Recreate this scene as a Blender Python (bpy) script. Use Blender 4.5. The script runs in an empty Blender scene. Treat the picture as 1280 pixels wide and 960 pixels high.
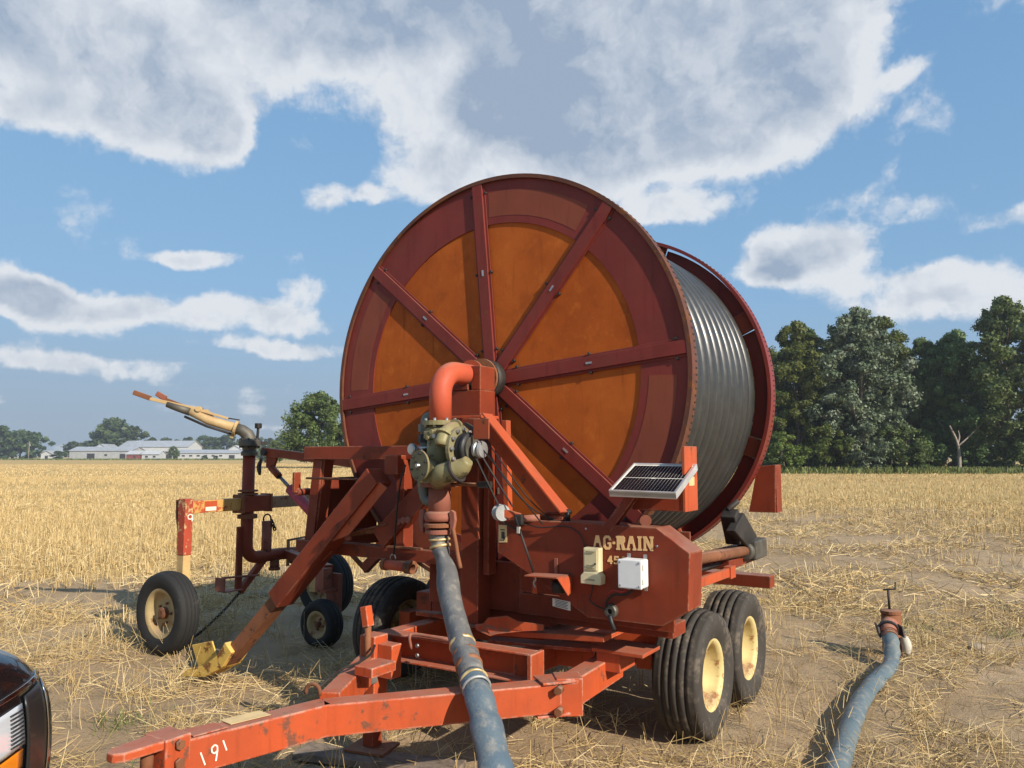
import bpy, bmesh, math, random
import numpy as np
from mathutils import Vector, Matrix, Quaternion

random.seed(7)
scene = bpy.context.scene
COL = scene.collection
R = math.radians

# ------------------------------------------------------------------ camera
cam_data = bpy.data.cameras.new('camera')
cam_data.sensor_width = 36.0
cam_data.lens = 27.0
cam_data.clip_end = 6000
cam_data.clip_start = 0.05
cam = bpy.data.objects.new('camera', cam_data)
COL.objects.link(cam)
cam.location = (0, 0, 1.65)
cam.rotation_euler = (math.pi / 2 + math.atan(91 / 960), 0, 0)
scene.camera = cam

# ------------------------------------------------------------------ light
SUN_THETA = R(45)          # swung from +X towards the viewer
SUN_EL = R(30)
sd = Vector((math.cos(SUN_EL) * math.cos(SUN_THETA), -math.cos(SUN_EL) * math.sin(SUN_THETA), math.sin(SUN_EL)))
sun_data = bpy.data.lights.new('sun', 'SUN')
sun_data.energy = 5.0
sun_data.angle = R(0.53)
sun_data.color = (1.0, 0.91, 0.78)
sun = bpy.data.objects.new('sun', sun_data)
COL.objects.link(sun)
sun.location = (20, -20, 30)
sun.rotation_euler = sd.to_track_quat('Z', 'Y').to_euler()

# view
scene.view_settings.view_transform = 'Standard'
scene.view_settings.look = 'None'
scene.view_settings.exposure = 0.35
scene.view_settings.gamma = 1.0
scene.view_settings.use_curve_mapping = False

# ------------------------------------------------------------------ world: sky and clouds
world = bpy.data.worlds.new('World')
scene.world = world
world.use_nodes = True
wt = world.node_tree
wt.nodes.clear()


def nd(nt, typ, ins=None, **props):
    n = nt.nodes.new(typ)
    for k, v in props.items():
        setattr(n, k, v)
    if ins:
        for k, v in ins.items():
            s = n.inputs[k]
            if isinstance(v, bpy.types.NodeSocket):
                nt.links.new(v, s)
            else:
                s.default_value = v
    return n


def math_n(nt, op, a, b=0.0, clamp=False):
    n = nd(nt, 'ShaderNodeMath', {0: a, 1: b}, operation=op)
    n.use_clamp = clamp
    return n.outputs[0]


def mixc(nt, f, a, b):
    n = nt.nodes.new('ShaderNodeMix')
    n.data_type = 'RGBA'
    for s, v in ((n.inputs[0], f), (n.inputs[6], a), (n.inputs[7], b)):
        if isinstance(v, bpy.types.NodeSocket):
            nt.links.new(v, s)
        elif isinstance(v, (int, float)):
            s.default_value = v
        else:
            s.default_value = (*v, 1.0) if len(v) == 3 else v
    return n.outputs[2]


def maprange(nt, v, a, b, c=0.0, d=1.0, smooth=True):
    n = nd(nt, 'ShaderNodeMapRange', {'Value': v, 'From Min': a, 'From Max': b, 'To Min': c, 'To Max': d})
    n.interpolation_type = 'SMOOTHSTEP' if smooth else 'LINEAR'
    return n.outputs[0]


SKY_STRENGTH = 0.145
sky = nd(wt, 'ShaderNodeTexSky', sky_type='NISHITA')
sky.sun_disc = False
sky.sun_elevation = SUN_EL
sky.sun_rotation = R(90) + SUN_THETA
sky.air_density = 1.0
sky.dust_density = 0.4
sky.ozone_density = 1.2
tc = nd(wt, 'ShaderNodeTexCoord')
dirv = tc.outputs['Generated']
sep = nd(wt, 'ShaderNodeSeparateXYZ', {0: dirv})
zc = math_n(wt, 'MAXIMUM', sep.outputs[2], 0.0)
den = math_n(wt, 'ADD', zc, 0.13)
px_ = math_n(wt, 'DIVIDE', sep.outputs[0], den)
py_ = math_n(wt, 'DIVIDE', sep.outputs[1], den)
plane = nd(wt, 'ShaderNodeCombineXYZ', {0: px_, 1: py_, 2: 0.0}).outputs[0]
# finer puffs live in direction space so they stay round near the horizon
wob = nd(wt, 'ShaderNodeTexNoise', {'Vector': dirv, 'Scale': 7.0, 'Detail': 5.0, 'Roughness': 0.62})
dwarp = nd(wt, 'ShaderNodeVectorMath', {0: wob.outputs['Color'], 1: (0.5, 0.5, 0.5)}, operation='SUBTRACT')
dwarp2 = nd(wt, 'ShaderNodeVectorMath', {0: dwarp.outputs[0], 1: (0.10, 0.10, 0.055)}, operation='MULTIPLY')
dw = nd(wt, 'ShaderNodeVectorMath', {0: dirv, 1: dwarp2.outputs[0]}, operation='ADD').outputs[0]
CLOUDS = [(-5.0, 29.4, 0.284, 0.1, 0.6), (8.9, 26.5, 0.231, 0.115, 0.8), (18.3, 27.7, 0.115, 0.095, 0.75), (0.6, 22.5, 0.179, 0.07, 0.5),
          (14.5, 22.1, 0.145, 0.058, 0.4), (12.1, 17.7, 0.065, 0.02, 0.45), (-30.5, 25.3, 0.161, 0.072, 0.65), (-25.0, 23.6, 0.09, 0.054, 0.5),
          (-21.8, 21.7, 0.039, 0.026, 0.45), (-33.5, 21.7, 0.038, 0.018, 0.3), (-35.2, 27.9, 0.175, 0.064, 0.5), (-15.9, 30.0, 0.137, 0.055, 0.5),
          (-30.8, 9.8, 0.08, 0.025, 0.6), (-34.1, 10.2, 0.052, 0.026, 0.5), (-23.0, 13.7, 0.048, 0.011, 0.45), (-19.7, 10.0, 0.117, 0.02, 0.45),
          (-15.4, 12.0, 0.036, 0.012, 0.3), (-17.0, 7.8, 0.085, 0.011, 0.45), (-30.4, 6.0, 0.099, 0.013, 0.4), (-14.4, 18.1, 0.03, 0.02, 0.35),
          (-11.2, 18.8, 0.026, 0.014, 0.35), (21.7, 14.0, 0.072, 0.029, 0.6), (18.5, 12.9, 0.039, 0.016, 0.35), (30.2, 11.4, 0.108, 0.023, 0.42),
          (33.6, 14.6, 0.040, 0.014, 0.34), (27.8, 24.6, 0.026, 0.011, 0.3), (30.2, 9.6, 0.099, 0.018, 0.35), (-6.7, 20.2, 0.06, 0.036, 0.4),
          (0.5, 38, 0.40, 0.12, 0.5), (-20.0, 35, 0.25, 0.10, 0.5)]
# the same kind of cloud goes on round the rest of the sky
rr = random.Random(3)
for k in range(16):
    CLOUDS.append((45 + k * 17.5 + rr.uniform(-6, 6), rr.uniform(9, 45), rr.uniform(.06, .22), rr.uniform(.025, .09), .5))
total = None
for az, el, rx, ry, amp in CLOUDS:
    if rx < .13:
        amp *= 1.35
        rx *= 1.12
        ry *= 1.25
    az, el = R(az), R(el)
    c = (math.sin(az) * math.cos(el), math.cos(az) * math.cos(el), math.sin(el))
    sub = nd(wt, 'ShaderNodeVectorMath', {0: dw, 1: c}, operation='SUBTRACT').outputs[0]
    # scale: horizontal by rx, vertical by ry
    mul = nd(wt, 'ShaderNodeVectorMath', {0: sub, 1: (1 / rx, 1 / rx if abs(math.cos(az)) < .8 else .5 / rx, 1 / ry)}, operation='MULTIPLY').outputs[0]
    ln = nd(wt, 'ShaderNodeVectorMath', {0: mul}, operation='LENGTH').outputs['Value']
    b = maprange(wt, ln, 0.25, 1.35, amp, 0.0)
    total = b if total is None else math_n(wt, 'ADD', total, b)
total = math_n(wt, 'MINIMUM', total, 1.15)
n1 = nd(wt, 'ShaderNodeTexNoise', {'Vector': plane, 'Scale': 1.5, 'Detail': 9.0, 'Roughness': 0.58}).outputs['Fac']
n2 = nd(wt, 'ShaderNodeTexNoise', {'Vector': dw, 'Scale': 13.0, 'Detail': 9.0, 'Roughness': 0.6}).outputs['Fac']


def puffs(vec, detail):
    """billows: rounded cells inside rounded cells"""
    v = nd(wt, 'ShaderNodeTexVoronoi', {'Vector': vec, 'Scale': 15.0, 'Detail': detail, 'Roughness': 0.55, 'Lacunarity': 2.3})
    v.feature = 'F1'
    v.normalize = True
    return math_n(wt, 'SUBTRACT', 0.5, v.outputs['Distance'])


pf = puffs(dw, 3.0)
f = math_n(wt, 'MULTIPLY', math_n(wt, 'SUBTRACT', n1, 0.5), 0.8)
f = math_n(wt, 'ADD', f, math_n(wt, 'MULTIPLY', math_n(wt, 'SUBTRACT', n2, 0.5), 1.1))
f = math_n(wt, 'ADD', f, math_n(wt, 'MULTIPLY', pf, 0.75))
field = math_n(wt, 'ADD', total, f)
dens = maprange(wt, field, 0.26, 0.62)
# light side: compare the billows with themselves shifted towards the sun
shift = nd(wt, 'ShaderNodeVectorMath', {0: dw, 1: (0.016, -0.01, 0.020)}, operation='ADD').outputs[0]
n3 = nd(wt, 'ShaderNodeTexNoise', {'Vector': shift, 'Scale': 13.0, 'Detail': 6.0, 'Roughness': 0.6}).outputs['Fac']
pf2 = puffs(shift, 2.0)
dl = math_n(wt, 'ADD', math_n(wt, 'SUBTRACT', n2, n3), math_n(wt, 'MULTIPLY', math_n(wt, 'SUBTRACT', pf, pf2), 0.5))
lit = maprange(wt, dl, -0.16, 0.16, -0.30, 0.30, smooth=False)
n4 = nd(wt, 'ShaderNodeTexNoise', {'Vector': dirv, 'Scale': 3.6, 'Detail': 3.0, 'Roughness': 0.5}).outputs['Fac']
thick = math_n(wt, 'MULTIPLY', maprange(wt, field, 0.62, 1.30), math_n(wt, 'ADD', math_n(wt, 'MULTIPLY', math_n(wt, 'SUBTRACT', n4, 0.5), 1.8), 0.78))
shade = math_n(wt, 'SUBTRACT', thick, lit, clamp=True)
ck = 1.0 / SKY_STRENGTH
low = maprange(wt, sep.outputs[2], 0.0, 0.22, 0.92, 0.0)
cloud_c = mixc(wt, shade, (0.62 * ck, 0.64 * ck, 0.67 * ck), (0.265 * ck, 0.33 * ck, 0.43 * ck))
dens2 = math_n(wt, 'MULTIPLY', dens, 0.93)
# a hazy summer sky: the range between zenith and horizon is soft everywhere
num = nd(wt, 'ShaderNodeVectorMath', {0: sky.outputs[0], 1: (1.78, 2.8, 4.0)}, operation='MULTIPLY').outputs[0]
dn = nd(wt, 'ShaderNodeVectorMath', {0: sky.outputs[0], 1: (6.0 * SKY_STRENGTH,) * 3}, operation='MULTIPLY').outputs[0]
dn = nd(wt, 'ShaderNodeVectorMath', {0: dn, 1: (1.0, 1.0, 1.0)}, operation='ADD').outputs[0]
sky_g = nd(wt, 'ShaderNodeVectorMath', {0: num, 1: dn}, operation='DIVIDE').outputs[0]
sky_h = mixc(wt, low, sky_g, (0.275 * ck, 0.34 * ck, 0.415 * ck))
final = mixc(wt, dens2, sky_h, cloud_c)
bg = nd(wt, 'ShaderNodeBackground', {'Color': final, 'Strength': SKY_STRENGTH})
wo = nd(wt, 'ShaderNodeOutputWorld', {'Surface': bg.outputs[0]})

# ------------------------------------------------------------------ materials
MATS = {}


def new_mat(name):
    m = bpy.data.materials.new(name)
    m.use_nodes = True
    nt = m.node_tree
    b = nt.nodes['Principled BSDF']
    MATS[name] = m
    return m, nt, b


def obj_noise(nt, scale, detail=4.0, rough=0.55, sc=(1, 1, 1)):
    t = nd(nt, 'ShaderNodeTexCoord')
    mp = nd(nt, 'ShaderNodeMapping', {'Vector': t.outputs['Object'], 'Scale': sc})
    return nd(nt, 'ShaderNodeTexNoise', {'Vector': mp.outputs[0], 'Scale': scale, 'Detail': detail, 'Roughness': rough}).outputs['Fac']


def bump(nt, b, h, strength=0.3, dist=0.01):
    n = nd(nt, 'ShaderNodeBump', {'Strength': strength, 'Distance': dist, 'Height': h})
    nt.links.new(n.outputs[0], b.inputs['Normal'])


def paint(name, c1, c2, rust=(0.16, 0.06, 0.025), rust_amt=0.35, rough=0.5, streak=True, chip=None, dust=.26, edge=None):
    """weathered paint: two tones, rust patches, vertical dirt streaks"""
    m, nt, b = new_mat(name)
    a = obj_noise(nt, 3.0, 5.0)
    col = mixc(nt, maprange(nt, a, .35, .65), c1, c2)
    if streak:
        s = obj_noise(nt, 9.0, 4.0, .6, (2.2, 2.2, .22))
        col = mixc(nt, math_n(nt, 'MULTIPLY', maprange(nt, s, .5, .78), .5), col, tuple(x * .45 for x in c1))
    g = obj_noise(nt, 14.0, 8.0, .68)
    g2 = obj_noise(nt, 2.1, 3.0)
    th = math_n(nt, 'ADD', g, math_n(nt, 'MULTIPLY', math_n(nt, 'SUBTRACT', g2, .5), .5))
    mask = maprange(nt, th, .72 - rust_amt * .3, .80 - rust_amt * .3)
    col = mixc(nt, mask, col, rust)
    if chip:
        k = obj_noise(nt, 60.0, 6.0, .7)
        col = mixc(nt, maprange(nt, k, .66, .72), col, chip)
    gr = obj_noise(nt, 5.5, 7.0, .65)
    gf = obj_noise(nt, 34.0, 5.0, .7)
    col = mixc(nt, math_n(nt, 'MULTIPLY', maprange(nt, math_n(nt, 'ADD', math_n(nt, 'MULTIPLY', gr, .65), math_n(nt, 'MULTIPLY', gf, .35)), .42, .72), dust), col, (0.15, 0.068, 0.036))
    nz = nd(nt, 'ShaderNodeSeparateXYZ', {0: nd(nt, 'ShaderNodeNewGeometry').outputs['True Normal']}).outputs[2]
    settled = math_n(nt, 'MULTIPLY', maprange(nt, nz, .6, .95), maprange(nt, gr, .3, .65, dust * .8, dust * 2.0))
    col = mixc(nt, settled, col, (0.36, 0.235, 0.17))
    if edge:
        bv = nd(nt, 'ShaderNodeBevel', {'Radius': .014}, samples=4)
        dt = nd(nt, 'ShaderNodeVectorMath', {0: bv.outputs[0], 1: nd(nt, 'ShaderNodeNewGeometry').outputs['Normal']}, operation='DOT_PRODUCT').outputs['Value']
        ew = maprange(nt, dt, .985, .90)
        worn = math_n(nt, 'MULTIPLY', ew, maprange(nt, math_n(nt, 'ADD', math_n(nt, 'MULTIPLY', gr, .5), math_n(nt, 'MULTIPLY', gf, .5)), .44, .56))
        col = mixc(nt, worn, col, edge)
    nt.links.new(col, b.inputs['Base Color'])
    r = maprange(nt, a, .3, .7, rough - .07, rough + .1)
    rr_ = math_n(nt, 'ADD', r, math_n(nt, 'MULTIPLY', mask, .3))
    nt.links.new(rr_, b.inputs['Roughness'])
    b.inputs['Specular IOR Level'].default_value = 0.22
    bump(nt, b, math_n(nt, 'ADD', g, math_n(nt, 'MULTIPLY', mask, .6)), .25, .004)
    return m


def simple(name, c, rough=0.5, metal=0.0, var=0.25, nscale=8.0, bmp=0.15, spec=0.4):
    m, nt, b = new_mat(name)
    a = obj_noise(nt, nscale, 6.0, .6)
    lo = tuple(x * (1 - var) for x in c)
    hi = tuple(min(1, x * (1 + var)) for x in c)
    nt.links.new(mixc(nt, maprange(nt, a, .3, .7), lo, hi), b.inputs['Base Color'])
    nt.links.new(maprange(nt, a, .3, .7, max(.05, rough - .08), min(1, rough + .1)), b.inputs['Roughness'])
    b.inputs['Metallic'].default_value = metal
    b.inputs['Specular IOR Level'].default_value = spec
    if bmp:
        bump(nt, b, obj_noise(nt, nscale * 6, 5.0), bmp, .003)
    return m


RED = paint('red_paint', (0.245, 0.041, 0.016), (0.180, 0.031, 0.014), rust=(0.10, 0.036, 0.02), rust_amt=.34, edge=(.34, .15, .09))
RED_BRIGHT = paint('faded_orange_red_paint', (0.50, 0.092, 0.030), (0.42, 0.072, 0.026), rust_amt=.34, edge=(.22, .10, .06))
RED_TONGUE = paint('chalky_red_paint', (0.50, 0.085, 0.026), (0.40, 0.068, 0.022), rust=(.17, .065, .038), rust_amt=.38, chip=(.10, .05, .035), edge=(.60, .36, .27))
PIPE_ORANGE = paint('inlet_pipe_paint', (0.56, 0.105, 0.048), (0.47, 0.088, 0.045), rust_amt=.22, streak=False)
MAROON = paint('maroon_flange_paint', (0.20, 0.032, 0.024), (0.165, 0.028, 0.022), rust_amt=.14, rough=.45)
MAROON_PATCH = paint('scuffed_maroon_paint', (0.235, 0.058, 0.030), (0.20, 0.05, 0.028), rust_amt=.14, rough=.5)
RIM_RUST = paint('rusted_rim_paint', (0.14, 0.05, 0.03), (0.09, 0.04, 0.026), rust_amt=.7)
RUST = paint('rusty_steel', (0.26, 0.10, 0.045), (0.17, 0.07, 0.035), rust=(.10, .045, .03), rust_amt=.5, rough=.75)
RUST_PINK = paint('dull_pink_rust', (0.33, 0.125, 0.085), (0.25, 0.085, 0.055), rust=(.14, .06, .035), rust_amt=.4, rough=.7)
YELLOW_FOOT = paint('worn_yellow_paint', (0.80, 0.52, 0.12), (0.72, 0.45, 0.10), rust=(.22, .09, .03), rust_amt=.45, streak=False, chip=(.15, .06, .03))
RIM_CREAM = paint('cream_rim_paint', (0.70, 0.58, 0.27), (0.60, 0.46, 0.19), rust=(.34, .16, .05), rust_amt=.62, chip=(.25, .15, .07), streak=False)
RIM_DULL = paint('dull_cream_rim_paint', (0.42, 0.32, 0.16), (0.34, 0.24, 0.11), rust=(.2, .08, .03), rust_amt=.5, streak=False)
BEAM_YELLOW = paint('yellow_over_red_paint', (0.60, 0.36, 0.10), (0.55, 0.30, 0.09), rust=(.42, .07, .03), rust_amt=.62, chip=(.35, .06, .03))
POST_RED = paint('peeling_red_paint', (0.42, 0.07, 0.036), (0.34, 0.052, 0.03), rust=(.55, .38, .18), rust_amt=.60, chip=(.55, .40, .22))
POST_CREAM = paint('cream_over_red_paint', (0.60, 0.40, 0.17), (0.54, 0.34, 0.14), rust=(.42, .08, .04), rust_amt=.55, chip=(.40, .08, .04))
DULL_BEAM = paint('weathered_dull_paint', (0.30, 0.20, 0.12), (0.26, 0.15, 0.09), rust=(.2, .06, .035), rust_amt=.5)
KHAKI = paint('khaki_brass_paint', (0.30, 0.26, 0.125), (0.21, 0.185, 0.09), rust=(.10, .085, .045), rust_amt=.45, rough=.42, streak=False)
KHAKI_DULL = paint('dull_olive_casting', (0.22, 0.19, 0.10), (0.17, 0.16, 0.09), rust=(.10, .08, .05), rust_amt=.4, rough=.55, streak=False)
TAN_GUN = paint('tan_gun_paint', (0.56, 0.40, 0.20), (0.46, 0.31, 0.15), rust=(.3, .13, .05), rust_amt=.38, streak=False)
GUN_DARK = simple('weathered_casting', (0.115, 0.105, 0.085), .55, .4)
GREY_GREEN = simple('grey_green_fitting', (0.14, 0.15, 0.12), .5)
BLACK = simple('black_rubber_parts', (0.018, 0.018, 0.018), .5, var=.4)
BLACK_IRON = simple('dark_greasy_iron', (0.035, 0.03, 0.027), .55, .2, var=.4)
STEEL = simple('bare_steel', (0.45, 0.44, 0.42), .38, .85, var=.2)
GALV = simple('dull_galvanised', (0.36, 0.36, 0.35), .5, .5, var=.2)
CHROME = simple('cylinder_rod_chrome', (0.16, 0.16, 0.16), .25, .9, var=.1, bmp=0)
PINK_CYL = paint('faded_crimson_cylinder', (0.42, 0.055, 0.075), (0.36, 0.045, 0.06), rust_amt=.2)
ALU = simple('anodised_frame', (0.72, 0.72, 0.72), .35, .6, var=.06, bmp=0)
WHITE_BOX = simple('white_plastic', (0.74, 0.74, 0.72), .42, var=.05, bmp=.03)
CREAM_BOX = paint('yellowed_plastic', (0.70, 0.62, 0.38), (0.62, 0.54, 0.32), rust=(.4, .33, .2), rust_amt=.25)
LETTER = paint('stencil_paint', (0.86, 0.56, 0.25), (0.82, 0.50, 0.22), rust=(.38, .10, .045), rust_amt=.34, streak=False)
CHALK = simple('white_marker_paint', (0.78, 0.72, 0.62), .7)
STICKER = simple('yellowed_sticker', (0.62, 0.45, 0.22), .6, var=.15)
STICKER_W = simple('white_sticker', (0.68, 0.62, 0.52), .6, var=.08)
INK = simple('sticker_ink', (0.06, 0.05, 0.045), .7)
TEAL = simple('teal_strip', (0.12, 0.28, 0.24), .5)
WIRE_RED = simple('red_wire', (0.35, 0.02, 0.02), .45)
WOOD = simple('grey_weathered_plank', (0.20, 0.155, 0.115), .85, var=.35, nscale=14)
BRASS = simple('brass_band', (0.62, 0.46, 0.22), .42, .5, var=.35, nscale=20)
STONE = simple('field_stone', (0.27, 0.22, 0.165), .9, var=.25)
BONE = simple('white_rag', (0.46, 0.42, 0.35), .8, var=.2)


def plywood():
    m, nt, b = new_mat('rust_stained_plywood')
    a = obj_noise(nt, 2.2, 6.0, .6)
    g = obj_noise(nt, 6.0, 8.0, .68, (1.0, 1.0, .8))
    fine = obj_noise(nt, 32.0, 7.0, .72, (1, 1, .8))
    pan = nd(nt, 'ShaderNodeObjectInfo').outputs['Random']
    col = mixc(nt, maprange(nt, a, .30, .70), (0.44, 0.100, 0.014), (0.31, 0.062, 0.009))
    col = mixc(nt, math_n(nt, 'MULTIPLY', maprange(nt, g, .50, .72), .6), col, (0.22, 0.040, 0.007))
    col = mixc(nt, math_n(nt, 'MULTIPLY', maprange(nt, g, .46, .28), .55), col, (0.58, 0.165, 0.024))
    col = mixc(nt, math_n(nt, 'MULTIPLY', maprange(nt, fine, .55, .75), .4), col, (0.60, 0.20, 0.04))
    col = mixc(nt, math_n(nt, 'MULTIPLY', pan, .30), col, (0.50, 0.15, 0.028))
    drip = obj_noise(nt, 16.0, 4.0, .6, (1.6, 1.6, .12))
    col = mixc(nt, math_n(nt, 'MULTIPLY', maprange(nt, drip, .58, .72), .35), col, (0.16, 0.035, 0.010))
    nt.links.new(col, b.inputs['Base Color'])
    b.inputs['Roughness'].default_value = .65
    b.inputs['Specular IOR Level'].default_value = .14
    bump(nt, b, math_n(nt, 'ADD', g, fine), .2, .003)
    return m


PLY = plywood()


def pe_hose():
    m, nt, b = new_mat('grey_polyethylene_hose')
    a = obj_noise(nt, 5.0, 5.0, .6)
    d = obj_noise(nt, 24.0, 6.0, .65)
    col = mixc(nt, maprange(nt, a, .3, .7), (0.030, 0.030, 0.029), (0.042, 0.042, 0.040))
    col = mixc(nt, math_n(nt, 'MULTIPLY', maprange(nt, d, .5, .8), .25), col, (0.085, 0.078, 0.068))
    nt.links.new(col, b.inputs['Base Color'])
    nt.links.new(maprange(nt, d, .3, .7, .29, .38), b.inputs['Roughness'])
    b.inputs['Specular IOR Level'].default_value = .5
    bump(nt, b, d, .06, .003)
    return m


HOSE = pe_hose()


def layflat(name, c1, c2, dusty=(.30, .27, .22)):
    m, nt, b = new_mat(name)
    a = obj_noise(nt, 5.0, 6.0, .6)
    d = obj_noise(nt, 16.0, 7.0, .7)
    w = obj_noise(nt, 90.0, 2.0, .5)
    col = mixc(nt, maprange(nt, a, .3, .7), c1, c2)
    col = mixc(nt, math_n(nt, 'MULTIPLY', maprange(nt, d, .47, .70), .7), col, dusty)
    nt.links.new(col, b.inputs['Base Color'])
    b.inputs['Roughness'].default_value = .55
    bump(nt, b, math_n(nt, 'ADD', d, math_n(nt, 'MULTIPLY', w, .3)), .5, .010)
    return m


HOSE_GREY = layflat('dusty_grey_layflat', (0.10, 0.102, 0.105), (0.15, 0.148, 0.142))
HOSE_BLUE = layflat('blue_layflat', (0.075, 0.115, 0.150), (0.115, 0.150, 0.172))
HOSE_BLUE2 = layflat('dusty_blue_layflat', (0.085, 0.125, 0.148), (0.13, 0.162, 0.168))


def tyre_mat(name, base, dust, amt):
    m, nt, b = new_mat(name)
    a = obj_noise(nt, 6.0, 6.0, .65)
    f_ = obj_noise(nt, 30.0, 5.0, .65)
    s = math_n(nt, 'ADD', math_n(nt, 'MULTIPLY', a, .6), math_n(nt, 'MULTIPLY', f_, .4))
    col = mixc(nt, maprange(nt, s, .62 - amt, .80 - amt), base, dust)
    nt.links.new(col, b.inputs['Base Color'])
    b.inputs['Roughness'].default_value = .75
    b.inputs['Specular IOR Level'].default_value = .3
    bump(nt, b, f_, .3, .004)
    return m


TYRE = tyre_mat('dusty_tyre_rubber', (0.050, 0.043, 0.036), (0.15, 0.12, 0.088), .14)
TYRE_DARK = tyre_mat('black_tyre_rubber', (0.022, 0.021, 0.020), (0.15, 0.125, 0.095), .06)


def cell_mat():
    m, nt, b = new_mat('solar_cell')
    b.inputs['Base Color'].default_value = (.006, .008, .012, 1)
    b.inputs['Roughness'].default_value = .22
    b.inputs['Specular IOR Level'].default_value = .12
    return m


CELL = cell_mat()


def gloss(name, c, rough=.08, metal=0.0, coat=.8, trans=0.0):
    m, nt, b = new_mat(name)
    b.inputs['Base Color'].default_value = (*c, 1)
    b.inputs['Roughness'].default_value = rough
    b.inputs['Metallic'].default_value = metal
    b.inputs['Coat Weight'].default_value = coat
    b.inputs['Coat Roughness'].default_value = .03
    b.inputs['Transmission Weight'].default_value = trans
    return m


CAR_BLACK = gloss('black_car_paint', (.006, .006, .007), .2)
CAR_TRIM = gloss('dark_car_trim', (.015, .015, .015), .35, coat=.2)
CAR_CHROME = gloss('car_chrome', (.62, .60, .57), .10, 1.0, coat=0)
CAR_LENS = gloss('headlamp_lens', (.75, .80, .86), .10, .35)
CAR_AMBER = gloss('amber_marker', (.75, .22, .01), .15)
CAR_GLASS = gloss('car_glass', (.01, .012, .013), .05)

# ------------------------------------------------------------------ mesh helpers


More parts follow.
